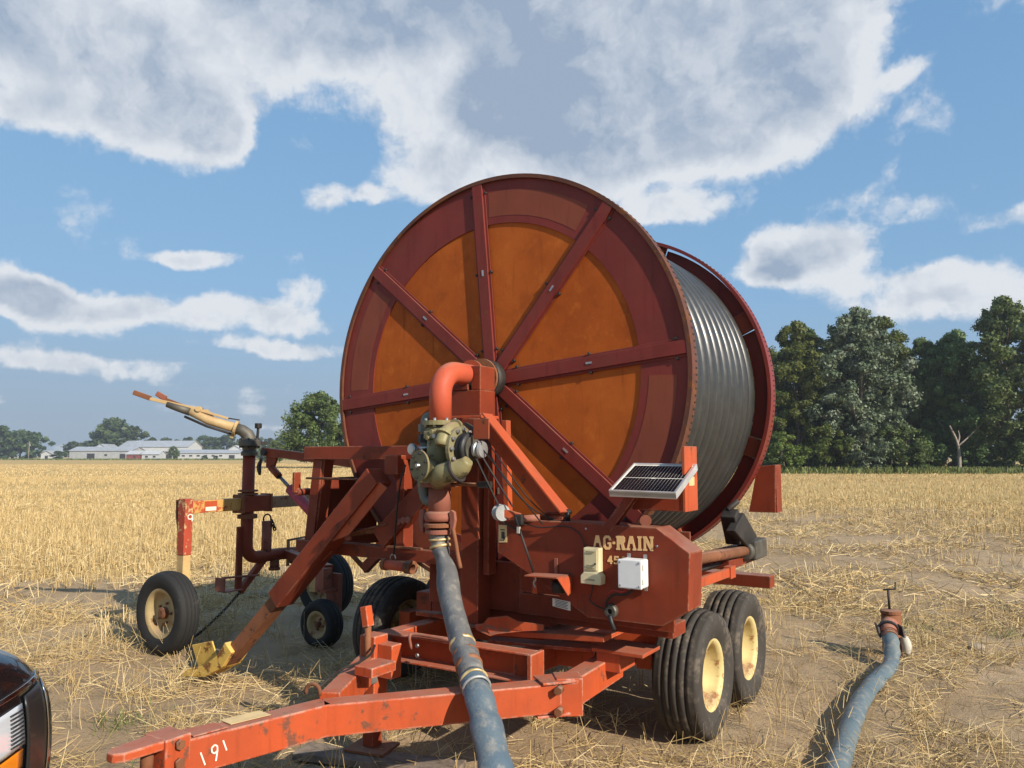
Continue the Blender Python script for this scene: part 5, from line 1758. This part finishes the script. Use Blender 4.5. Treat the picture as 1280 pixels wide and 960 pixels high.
def stroke(pts, w, mat, parent, name='painted_mark'):
    m = MB()
    for (a, b), (c, d) in zip(pts[:-1], pts[1:]):
        p, q = tp + tdir * a + Vector((0, 0, b)), tp + tdir * c + Vector((0, 0, d))
        m.beam(p, q, .002, w, tnrm.cross(q - p))
    return m.build(name, mat, parent)


stroke([(.070, .010), (.090, -.042)], .006, CHALK, tong)
stroke([(.137, .000), (.127, -.008), (.116, .000), (.114, .016), (.126, .026), (.137, .018), (.138, .000), (.133, -.038)], .006, CHALK, tong)
stroke([(.160, .034), (.176, -.008)], .006, CHALK, tong)

# cross channel, rails
m = MB()
m.channel((-.46, -.50, .515), (.60, -.47, .515), .10, .16, .012, (0, 0, 1), 1)
m.build('cross_channel', RED_TONGUE, mach, .003)
MB().box2((.605, -.55, .43), (.63, -.41, .60)).build('channel_end', RED_TONGUE, mach, .004)
for xx in (-.46, .50):
    MB().box2((xx - .05, -.44, .44), (xx + .05, 1.65, .575)).build('chassis_rail', RED_TONGUE, mach, .004)
MB().box2((.55, -.14, .45), (.80, -.02, .57)).build('chassis_tie', RED_TONGUE, mach, .004)
MB().beam((.20, -.30, .578), (.80, -.16, .578), .10, .02).build('strap_plate', RED_TONGUE, mach, .002)
m = MB()
m.tube(smooth_path([(-.18, -.565, .53), (-.185, -.575, .60), (-.16, -.55, .612), (.10, -.54, .608)], 4), .009, 8)
m.build('hook_bar', RUST_PINK, mach)
for z_ in (.50, .555):
    MB().cyl((-.135, -.558, z_), (-.135, -.572, z_), .012, 6).build('bolt', STEEL, mach)

# jack at the left leg of the drawbar
jx, jy = -.23, -.83
m = MB()
m.box2((jx - .055, jy - .055, .33), (jx + .055, jy + .055, .66))
jack = m.build('jack', RED_TONGUE, mach, .005)
MB().box2((jx - .038, jy - .038, .06), (jx + .038, jy + .038, .33)).build('jack_leg', RED, jack, .003)
MB().box((jx, jy, .050), (.24, .20, .016), Matrix.Rotation(R(12), 3, 'Z')).build('jack_foot', RUST, jack, .003)
MB().box2((jx + .058, jy - .03, .44), (jx + .16, jy + .05, .62)).build('jack_bracket', RED_TONGUE, jack, .004)
MB().cyl((jx + .02, jy - .07, .42), (jx + .02, jy - .07, .74), .018, 10).build('jack_screw', RUST, jack)
MB().box((jx + .01, jy - .07, .77), (.045, .05, .11), Matrix.Rotation(R(-12), 3, 'Y')).build('jack_cap', RED_TONGUE, jack, .004)
m = MB()
m.box2((jx + .06, jy - .12, .42), (jx + .075, jy - .05, .50))
m.tube(arc_pts((jx + .03, jy - .10, .48), (1, 0, 0), (0, 0, 1), .04, -.3, 3.4, 8), .012, 8)
m.build('jack_shackle', STEEL, jack)
MB().tube(smooth_path([(.06, -1.53, .575), (-.02, -1.30, .60), (-.06, -1.15, .59), (-.10, -1.0, .60), (-.16, -.90, .62)], 5), .007, 6).build('safety_cable', BLACK_IRON, jack)
MB().tube(arc_pts((.07, -1.56, .575), (1, .3, 0), (0, 0, 1), .035, -.4, 3.5, 8), .009, 8).build('safety_shackle', RUST, jack)
MB().box2((-.02, -1.20, .552), (.10, -1.02, .60)).build('chain_bracket', RED_TONGUE, jack, .004)

# plank under the jack
pk = MB()
pk.box((0, 0, 0), (.17, .95, .04))
plank = pk.build('plank', WOOD, None, .004)
jw = Matrix.Rotation(-BR, 3, 'Z') @ Vector((jx + .10, jy - .06, 0)) + Vector(MO)
plank.location = (jw.x, jw.y, .020)
plank.rotation_euler = (0, 0, R(74))
tag(plank, 'grey weathered wooden plank lying on the ground under the jack foot', 'plank')

# ------------------------------------------------------------------ sprinkler cart
CO = Vector((-3.26, .80, 0))
cart = empty('sprinkler_cart', (0, 0, 0), -BR)
cart.location = Matrix.Rotation(-BR, 3, 'Z') @ CO + Vector(MO)
tag(cart, 'two-wheeled sprinkler gun cart left of the reel', 'sprinkler cart')
CX = -3.26
wheel(cart, (CX, -.09, .335), (0, 1, 0), .345, .195, .185, TYRE_DARK, RIM_DULL, -1, lugs=5, dish=.15, ribs=4)
wheel(cart, (CX, 1.72, .325), (0, 1, 0), .345, .195, .185, TYRE_DARK, RIM_DULL, -1, lugs=5, dish=.15, ribs=4)
for yy, mt in ((.045, POST_RED), (1.57, POST_RED)):
    m = MB()
    m.box2((CX - .05, yy - .04, .80), (CX + .05, yy + .04, 1.285))
    pst = m.build('wheel_post', mt, cart, .005)
    MB().box2((CX - .047, yy - .037, .27), (CX + .047, yy + .037, .80)).build('post_leg', POST_CREAM, pst, .005)
    MB().prism([(CX - .055, yy - .03, 1.28), (CX - .10, yy - .03, 1.27), (CX - .10, yy - .03, 1.16), (CX - .052, yy - .03, .95)], 0, (0, .06, 0)).build('post_gusset', RUST, pst)
    MB().cyl((CX, yy - .16 if yy < 1 else yy + .02, .335), (CX, yy + .05 if yy < 1 else yy + .16, .335), .04, 14).build('stub_axle', RUST, pst)
# painted figure on the near post
m = MB()
mk = [(.030, .0), (.036, .02), (.03, .055), (.005, .062), (-.012, .045), (-.005, .022), (.02, .018), (.034, .03)]
for (a, b), (c, d) in zip(mk[:-1], mk[1:]):
    m.beam((CX + .0515, .045 + a, 1.09 + b), (CX + .0515, .045 + c, 1.09 + d), .002, .008, (0, d - b, -(c - a)))
m.build('painted_mark', CHALK, cart)
MB().box2((CX - .045, .087, 1.155), (CX + .045, .60, 1.265)).build('cross_beam', BEAM_YELLOW, cart, .004)
MB().box2((CX - .046, .93, 1.155), (CX + .046, 1.528, 1.265)).build('cross_beam', DULL_BEAM, cart, .004)
MB().box2((CX - .07, .60, 1.135), (CX + .07, .93, 1.285)).build('beam_sleeve', RED, cart, .006)
for yy in (.60, .92):
    MB().box2((CX - .078, yy - .012, 1.125), (CX + .078, yy + .012, 1.297)).build('sleeve_flange', RUST, cart, .003)
plate = MB().box2((CX + .0455, .20, 1.165), (CX + .0475, .33, 1.255)).build('red_sticker', RED_BRIGHT, cart)
MB().box2((CX + .0476, .21, 1.17), (CX + .0490, .32, 1.205)).build('white_sticker', STICKER_W, cart)
# riser
RY = .70
m = MB()
m.tube([(CX, RY, 1.70), (CX, RY, .86)] + arc_pts((CX, RY + .12, .82), (0, -1, 0), (0, 0, -1), .12, 0, math.pi / 2, 7) + [Vector((CX, 1.10, .70)), Vector((CX + .1, 1.62, .69))], .058, 18)
ris = m.build('riser', RED, cart)
for z_ in (1.33, 1.30, 1.08, 1.10):
    MB().lathe([(.05, -.009), (.092, -.009), (.092, .009), (.05, .009)], (CX, RY, z_), (0, 0, 1), 8, False, True).build('pipe_flange', RUST, ris)
m = MB()
m.lathe([(0, 1.66), (.075, 1.66), (.08, 1.69), (.062, 1.71), (.07, 1.74), (.10, 1.755), (.10, 1.80), (.07, 1.82), (0, 1.82)], (CX, RY, 0), (0, 0, 1), 24, False)
m.build('swivel', GUN_DARK, cart)
for k in range(8):
    a = k * math.pi / 4
    p = Vector((CX + .085 * math.cos(a), RY + .085 * math.sin(a), 0))
    MB().cyl(p + Vector((0, 0, 1.735)), p + Vector((0, 0, 1.825)), .010, 6).build('swivel_bolt', BLACK_IRON, cart)
MB().box2((CX - .02, RY + .10, 1.765), (CX + .02, RY + .20, 1.795)).build('swivel_lug', BLACK_IRON, cart)
# gun
gd = Vector((-.75, -.66, 0)).normalized()
gu = Vector((0, 0, 1))
g0 = Vector((CX, RY, 1.80))


def gp(s, z):
    """point in the gun's upright plane: s along its heading, z height"""
    return Vector((CX, RY, z)) + gd * s


m = MB()
m.tube([gp(0, 1.79), gp(.0, 1.82), gp(.02, 1.86), gp(.07, 1.90), gp(.14, 1.925)], [.062, .062, .06, .055, .05], 16)
gun = m.build('sprinkler_gun', GUN_DARK, cart)
MB().tube([gp(.12, 1.918), gp(.38, 1.995), gp(.55, 2.075)], [.048, .044, .036], 16).build('barrel', TAN_GUN, gun)
MB().tube([gp(.55, 2.075), gp(.66, 2.11), gp(.76, 2.145)], [.040, .035, .030], 14).build('nozzle', GUN_DARK, gun)
m = MB()
m.lathe([(.046, -.012), (.072, -.012), (.072, .012), (.046, .012)], gp(.13, 1.921), gp(.38, 1.995) - gp(.12, 1.918), 18, False, True)
m.build('barrel_flange', TAN_GUN, gun)
m = MB()
m.beam(gp(.12, 1.97), gp(.17, 1.83), .02, .03, gd)
m.build('reverse_lever', TAN_GUN, gun, .003)
m = MB()
m.prism([gp(.34, 2.03), gp(.44, 2.02), gp(.48, 2.09), gp(.40, 2.10)], 0, Vector((gd.y, -gd.x, 0)) * .07)
m.build('bracket', TAN_GUN, gun, .003)
m = MB()
m.tube([gp(.15, 1.86), gp(.40, 1.94), gp(.60, 2.03)], .012, 8)
m.build('trip_rod', BLACK_IRON, gun)
m = MB()
m.beam(gp(.20, 2.012), gp(.45, 2.085), .035, .022)
m.beam(gp(.45, 2.085), gp(.92, 2.195), .04, .045, w2=.03, h2=.03)
arm_ = m.build('drive_arm', TAN_GUN, gun, .004)
sd_ = Vector((gd.y, -gd.x, 0))
MB().box(gp(.985, 2.225), (.16, .05, .045), Matrix.Rotation(math.atan2(gd.y, gd.x), 3, 'Z') @ Matrix.Rotation(R(-20), 3, 'Y')).build('spoon', RUST, arm_, .006)
MB().beam(gp(.10, 2.00), gp(.24, 2.022), .03, .012).build('counterweight', BLACK_IRON, arm_, .003)
MB().cyl(gp(.47, 2.10) - sd_ * .05, gp(.47, 2.10) + sd_ * .06, .026, 14).build('pivot', TAN_GUN, arm_)
m = MB()
m.beam(gp(.50, 2.08) + sd_ * .03, gp(.84, 2.215) + sd_ * .05, .025, .035, w2=.02, h2=.03)
m.build('deflector_arm', RUST, gun, .003)
MB().box(gp(.83, 2.225) + sd_ * .055, (.10, .04, .05), Matrix.Rotation(math.atan2(gd.y, gd.x), 3, 'Z') @ Matrix.Rotation(R(-30), 3, 'Y')).build('deflector', RUST_PINK, gun, .008)
m = MB()
m.cyl(gp(-.07, 1.83), gp(-.075, 1.93), .014, 8)
m.box(gp(-.075, 1.945), (.05, .05, .05))
m.build('sight_post', BLACK_IRON, gun, .006)
# lower legs and plates
m = MB()
m.box2((CX - .012, RY - .11, .42), (CX + .012, RY - .045, 1.0))
m.build('skid_plate', RED, cart, .003)
m = MB()
m.beam((CX, RY + .22, .68), (CX, RY - .06, .40), .05, .06)
m.build('skid_strut', RED, cart, .004)
m = MB()
m.box2((CX - .08, RY - .27, .43), (CX + .05, RY - .255, .55))
m.tube([(CX, RY - .26, .55), (CX + .05, RY + .12, .535)], .010, 8)
m.box2((CX - .06, RY - .25, .42), (CX + .05, RY - .06, .432))
m.build('tail_plate', RUST_PINK, cart, .002)
m = MB()
dp = [Vector((CX, RY - .05, .40)), Vector((CX - .02, RY - .20, .26)), Vector((CX - .05, RY - .38, .12)), Vector((CX - .08, RY - .52, .03))]
dpath = smooth_path(dp, 12)
for i, p in enumerate(dpath[:-1]):
    t = dpath[i + 1] - p
    sd0 = t.cross(Vector((0, 0, 1))).normalized()
    m.lathe([(.011 + .0045 * math.cos(q), .0045 * math.sin(q)) for q in [6.283 * j / 6 for j in range(6)]], p, sd0 if i % 2 else sd0.cross(t), 10, True, True)
tag(m.build('drag_chain', BLACK_IRON, cart), kind='stuff')
st = MB().cyl((CX, RY + .235, .70), (CX, RY + .235, 1.03), .048, 16).build('socket_tube', RUST_PINK, cart)
MB().tube(arc_pts((CX, RY + .235, 1.05), (0, 1, 0), (0, 0, 1), .045, -.3, 3.5, 10), .008, 8).build('lift_ring', BLACK_IRON, st)
m = MB()
for i in range(4):
    m.lathe([(.018 + .007 * math.cos(q), .007 * math.sin(q)) for q in [6.283 * j / 6 for j in range(6)]], (CX + .05, RY + .25 + i * .012, 1.03 - i * .025), (1, .2, .3) if i % 2 else (.2, 1, .3), 10, True, True)
m.build('chain_links', BLACK_IRON, st)
MB().cyl((CX, RY + .34, .66), (CX, RY + .34, .56), .045, 14).cyl((CX, RY + .34, .575), (CX, RY + .34, .55), .055, 8).build('drain_stub', RUST, cart)
m = MB()
m.box2((CX + .05, RY + .44, .58), (CX + .065, RY + .47, .84))
m.cyl((CX + .06, RY + .45, .83), (CX + .06, RY + .70, .845), .011, 8)
m.build('crank_handle', DULL_BEAM, cart)
m = MB()
for i, (a, b) in enumerate(((.50, .62), (.53, .57), (.49, .54), (.56, .63))):
    m.cyl((CX + .05, RY + a, b), (CX + .09, RY + a, b + .02), .028, 8)
m.build('valve_parts', DULL_BEAM, cart)
# small guide wheel on its rusty fork
wheel(cart, (-2.28, .74, .205), (0, 1, 0), .210, .105, .16, TYRE_DARK, RIM_DULL, -1, lugs=4, dish=.3, ribs=3)
m = MB()
m.box2((-2.36, .86, .20), (-2.20, .90, .62))
m.box2((-2.34, .72, .47), (-2.22, .86, .50))
m.box2((-2.33, .70, .50), (-2.23, .80, .68))
m.cyl((-2.28, .80, .205), (-2.28, .90, .205), .025, 10)
m.build('guide_fork', RUST_PINK, cart, .004)
m = MB()
m.beam((CX + .06, 1.15, .70), (-2.27, .80, .66), .08, .08)
m.build('guide_beam', RED, cart, .004)
for o in list(cart.children):
    o.location = Vector(o.location) - CO


# ------------------------------------------------------------------ supply hose up to the machine
def ML(p):
    return Matrix.Rotation(-BR, 3, 'Z') @ Vector(p) + Vector(MO)


sh_ = empty('supply_hose', ML((1.02, -1.42, 0)), 0)
tag(sh_, 'layflat hose hanging from the turbine coupling and draped over the tongue', 'hose')
so = Vector(sh_.location)
cl_ = [(0, PY, 1.225), (.004, PY, 1.15), (.03, PY - .01, 1.08), (.09, -.585, 1.01), (.215, -.72, .90), (.425, -.90, .725), (.61, -1.055, .605)]
c2_ = [(.61, -1.055, .605), (.70, -1.135, .56), (.80, -1.22, .475), (.92, -1.325, .36), (1.03, -1.42, .22), (1.18, -1.55, .09), (1.45, -1.80, .065), (1.75, -2.05, .06)]
up_path = smooth_path([ML(p) for p in cl_], 7)
lo_path = smooth_path([ML(p) for p in c2_], 7)
n = len(up_path)
fl_, rs = [], []
for i in range(n):
    t = i / (n - 1)
    fold = math.exp(-((t - .36) / .09) ** 2)
    rs.append(.055 + .007 * sstep(t, .15, .4) + .003 * math.sin(t * 23) + random.uniform(-.0015, .0015))
    fl_.append((1.0 + .18 * fold, 1.0 - .34 * fold))
m = MB().tube([p - so for p in up_path], rs, 24, flat=fl_, crease=.10)
m.build('grey_section', HOSE_GREY, sh_)
n = len(lo_path)
m = MB().tube([p - so for p in lo_path], [.059 + .003 * min(1, i / 14) + .003 * math.sin(i * .9) + random.uniform(-.002, .002) for i in range(n)], 24, crease=.12,
              flat=[(1 + .08 * min(1, i / 20), 1 - .18 * min(1, i / 20)) for i in range(n)])
m.build('blue_section', HOSE_BLUE, sh_)


def band(path, i, r, w, mat, name='band_clamp'):
    p = path[i]
    t = (path[min(i + 1, len(path) - 1)] - path[max(i - 1, 0)]).normalized()
    return MB().lathe([(r - .006, -w / 2), (r, -w / 2), (r + .003, 0), (r, w / 2), (r - .006, w / 2)], p - so, t, 22, True).build(name, mat, sh_)


for i, w, mt in ((5, .014, BRASS), (9, .018, BRASS)):
    band(up_path, i, .0615, w, mt)
for i, w, mt, r_ in ((36, .022, BRASS, .0665), (38, .014, RUST, .0665), (40, .03, RUST, .0655)):
    band(up_path, min(i, len(up_path) - 1), r_, w, mt)
for i, w, mt, r_ in ((2, .016, BRASS, .067), (5, .014, GALV, .068)):
    band(lo_path, i, r_, w, mt)

# ------------------------------------------------------------------ hydrant and its hose
hy = empty('hydrant', (3.21, 6.66, 0))
tag(hy, 'rusty hydrant riser with a thin crank rod standing in the stubble', 'hydrant')
m = MB()
m.cyl((0, 0, -.1), (0, 0, .33), .078, 20)
m.lathe([(0, .33), (.084, .33), (.084, .355), (.04, .365), (0, .365)], (0, 0, 0), (0, 0, 1), 20, False)
m.build('riser_body', RUST, hy)
m = MB()
m.tube(smooth_path([(.0, -.01, .24), (-.05, -.06, .245), (-.09, -.12, .225), (-.105, -.17, .20)], 4), .068, 16)
m.build('outlet', RUST_PINK, hy)
MB().lathe([(.06, -.012), (.083, -.012), (.083, .012), (.06, .012)], (-.09, -.125, .222), (-.3, -.85, -.4), 18, False, True).build('outlet_ring', BLACK_IRON, hy)
for s in (-1, 1):
    MB().prism([(-.09 + s * .085, -.06, .27), (-.09 + s * .10, -.16, .25), (-.09 + s * .10, -.19, .17), (-.09 + s * .085, -.12, .18)], 0, (.012, 0, 0)).build('outlet_hook', BLACK_IRON, hy)
m = MB()
m.tube([(-.01, 0, .36), (-.015, 0, .525)], .011, 8)
m.tube([(-.055, .0, .525), (.045, .0, .53), (.05, .0, .59)], .008, 8)
m.build('crank_rod', BLACK_IRON, hy)
bm_ = MB()
bm_.tube(smooth_path([(.05, -.10, .16), (.06, -.12, .09), (.05, -.13, .02)], 4), [.03, .035, .04, .04, .04, .038, .035, .03, .02], 8)
bm_.build('wet_rag', BONE, hy)

hh = empty('hydrant_hose', (2.6, 5.7, 0))
tag(hh, 'blue layflat hose lying on the ground running from the hydrant', 'hose')
ho = Vector(hh.location)
hp_ = [(3.105, 6.50, .20), (3.075, 6.40, .16), (3.02, 6.28, .09), (2.945, 6.15, .046), (2.82, 5.97, .044), (2.60, 5.68, .046), (2.30, 5.24, .046), (2.02, 4.76, .047), (1.80, 4.36, .047), (1.60, 3.98, .047), (1.42, 3.4, .046), (1.32, 2.7, .046), (1.5, 2.0, .045)]
path = smooth_path(hp_, 6)
n = len(path)
rs, fl_ = [], []
for i in range(n):
    t = i / 6
    twist = math.exp(-((t - 2.6) / .5) ** 2)
    rs.append(.056 - .004 * float(sstep(t, 2.8, 4)) - .016 * twist + .0025 * math.sin(i * 1.3) + random.uniform(-.002, .002))
    fl_.append((1.0 + .06 * float(sstep(t, 3, 5)) + (.15 * twist), .88 - .28 * twist + .05 * math.sin(i * .7)))
MB().tube([p - ho for p in path], rs, 24, flat=fl_, crease=.12).build('hose_body', HOSE_BLUE2, hh)
for i in (1, 3):
    t = (path[i + 1] - path[i - 1]).normalized()
    MB().lathe([(.052, -.010), (.061, -.010), (.061, .010), (.052, .010)], path[i] - ho, t, 18, False, True).build('band_clamp', RUST, hh)

# ------------------------------------------------------------------ black pickup truck, front corner in view
tr = empty('pickup_truck', (-2.47, .6, 0))
tag(tr, 'glossy black vehicle, its rounded front corner at the lower left picture edge', 'truck')
to_ = Vector(tr.location)
CXT = -2.47


def sect(y, w, top, bot):
    """half outline mirrored: rocker, side bulge, shoulder, hood crown"""
    h = top - bot
    pts = [(.93 * w, bot), (.985 * w, bot + .14 * h), (1.0 * w, bot + .42 * h), (.995 * w, bot + .62 * h), (.975 * w, bot + .78 * h), (.93 * w, bot + .895 * h),
           (.86 * w, bot + .955 * h), (.70 * w, bot + .985 * h), (.35 * w, bot + 1.0 * h), (0, bot + 1.005 * h)]
    full = [(a, z_) for a, z_ in pts] + [(-a, z_) for a, z_ in reversed(pts[:-1])]
    return [Vector((CXT + a, y, z_)) - to_ for a, z_ in full]


stn = [(-2.7, .90, 1.10, .50), (-2.6, .96, 1.14, .46), (-1.0, .975, 1.15, .42), (.9, .985, 1.15, .42), (1.6, .99, 1.155, .42), (2.1, .99, 1.15, .44), (2.30, .985, 1.135, .45), (2.42, .975, 1.11, .45),
       (2.52, .962, 1.07, .46), (2.60, .945, 1.02, .47), (2.66, .915, .97, .48), (2.69, .87, .93, .50), (2.70, .78, .88, .53), (2.702, .5, .78, .58)]
vs, fs = [], []
for q in stn:
    vs += sect(*q)
k = len(vs) // len(stn)
for i in range(len(stn) - 1):
    for j in range(k):
        j2 = (j + 1) % k
        fs.append((i * k + j, i * k + j2, (i + 1) * k + j2, (i + 1) * k + j))
fs.append(tuple(range(k)))
fs.append(tuple((len(stn) - 1) * k + j for j in reversed(range(k))))
body = MB().add(vs, fs, True).build('body', CAR_BLACK, tr)
sb_ = body.modifiers.new('soft', 'SUBSURF')
sb_.levels = sb_.render_levels = 2


def side_patch(name, mat, q, off=.006, n=8):
    """panel pressed onto the right flank: q holds four (y, z) corners"""
    vs = []
    for j in range(n + 1):
        for i in range(n + 1):
            u, v = i / n, j / n
            y_ = (q[0][0] * (1 - u) + q[1][0] * u) * (1 - v) + (q[3][0] * (1 - u) + q[2][0] * u) * v
            z_ = (q[0][1] * (1 - u) + q[1][1] * u) * (1 - v) + (q[3][1] * (1 - u) + q[2][1] * u) * v
            vs.append(Vector((CXT + 1.15, y_, z_)) - to_)
    fs = [(j * (n + 1) + i, j * (n + 1) + i + 1, (j + 1) * (n + 1) + i + 1, (j + 1) * (n + 1) + i) for j in range(n) for i in range(n)]
    o = MB().add(vs, fs, True).build(name, mat, tr, 0, None, False)
    sw = o.modifiers.new('press', 'SHRINKWRAP')
    sw.target = body
    sw.wrap_method = 'PROJECT'
    sw.use_project_x = True
    sw.use_project_y = sw.use_project_z = False
    sw.use_negative_direction = True
    sw.use_positive_direction = False
    sw.offset = off
    so_ = o.modifiers.new('thick', 'SOLIDIFY')
    so_.thickness = .006
    so_.offset = 1
    return o


side_patch('headlamp', CAR_LENS, [(2.12, .895), (2.39, .91), (2.40, .79), (2.12, .775)], .008)
for i in range(9):
    z_ = .80 + i * .0115
    side_patch('lens_rib', CAR_TRIM, [(2.32, z_ + .003), (2.385, z_ + .003), (2.385, z_), (2.32, z_)], .015, 2)
side_patch('amber_marker', CAR_AMBER, [(2.12, .765), (2.39, .778), (2.39, .728), (2.12, .69)], .008)
side_patch('lamp_trim', CAR_TRIM, [(2.41, .925), (2.53, .935), (2.54, .62), (2.42, .62)], .010)
side_patch('grille_surround', CAR_CHROME, [(2.545, .94), (2.575, .93), (2.585, .60), (2.555, .60)], .012)
side_patch('chrome_strip', CAR_CHROME, [(2.10, .942), (2.585, .962), (2.585, .948), (2.10, .928)], .010)
m = MB()
m.box(Vector((CXT, 2.69, .70)) - to_, (1.3, .06, .22))
m.build('grille', CAR_TRIM, tr, .02)
for z_ in (.62, .70, .78):
    MB().box(Vector((CXT, 2.725, z_)) - to_, (1.25, .03, .03)).build('grille_bar', CAR_CHROME, tr, .008)
m = MB()
m.tube([Vector(p) - to_ for p in ((-3.42, 2.35, .50), (-3.3, 2.62, .50), (-2.47, 2.76, .50), (-1.64, 2.62, .50), (-1.54, 2.35, .50))], .07, 14)
m.build('bumper', CAR_TRIM, tr)
# cab
m = MB()
lo = [(-.90, 1.0), (.90, 1.0), (.90, -1.25), (-.90, -1.25)]
hi = [(-.70, .35), (.70, .35), (.70, -1.1), (-.70, -1.1)]
m.add([Vector((CXT + a, b, 1.13)) - to_ for a, b in lo] + [Vector((CXT + a, b, 1.86)) - to_ for a, b in hi], [(0, 1, 5, 4), (1, 2, 6, 5), (2, 3, 7, 6), (3, 0, 4, 7), (4, 5, 6, 7)])
m.build('cab', CAR_BLACK, tr, .06)
m = MB()
m.add([Vector(p) - to_ for p in ((CXT - .78, .985, 1.20), (CXT + .78, .985, 1.20), (CXT + .64, .425, 1.79), (CXT - .64, .425, 1.79))], [(0, 1, 2, 3)])
m.build('windscreen', CAR_GLASS, tr)
for s in (1, -1):
    m = MB()
    m.add([Vector(p) - to_ for p in ((CXT + s * .888, .72, 1.20), (CXT + s * .888, -1.0, 1.20), (CXT + s * .735, -.95, 1.77), (CXT + s * .735, .30, 1.77))], [(0, 1, 2, 3)])
    m.build('side_window', CAR_GLASS, tr)
    for yy in (1.55, -1.75):
        w_ = wheel(tr, (0, 0, 0), (1, 0, 0), .39, .23, .26, TYRE_DARK, CAR_CHROME, s, dish=.4)
        w_.location = Vector((CXT + s * .86, yy, .385)) - to_

tr.location = (-2.47 + .02, .6 + .01, 0)

# ------------------------------------------------------------------ summer haze
HAZE = True
if HAZE:
    hm = bpy.data.materials.new('summer_haze')
    hm.use_nodes = True
    nt = hm.node_tree
    nt.nodes.clear()
    pv = nd(nt, 'ShaderNodeVolumePrincipled', {'Color': (0.86, 0.92, 1.0, 1), 'Density': 0.0004, 'Anisotropy': 0.25})
    out = nd(nt, 'ShaderNodeOutputMaterial', {'Volume': pv.outputs[0]})
    hz = MB().box2((-900, -300, -1.2), (900, 900, 24)).build('haze', hm)
    tag(hz, 'thin pale summer haze over the field', 'haze', kind='stuff')
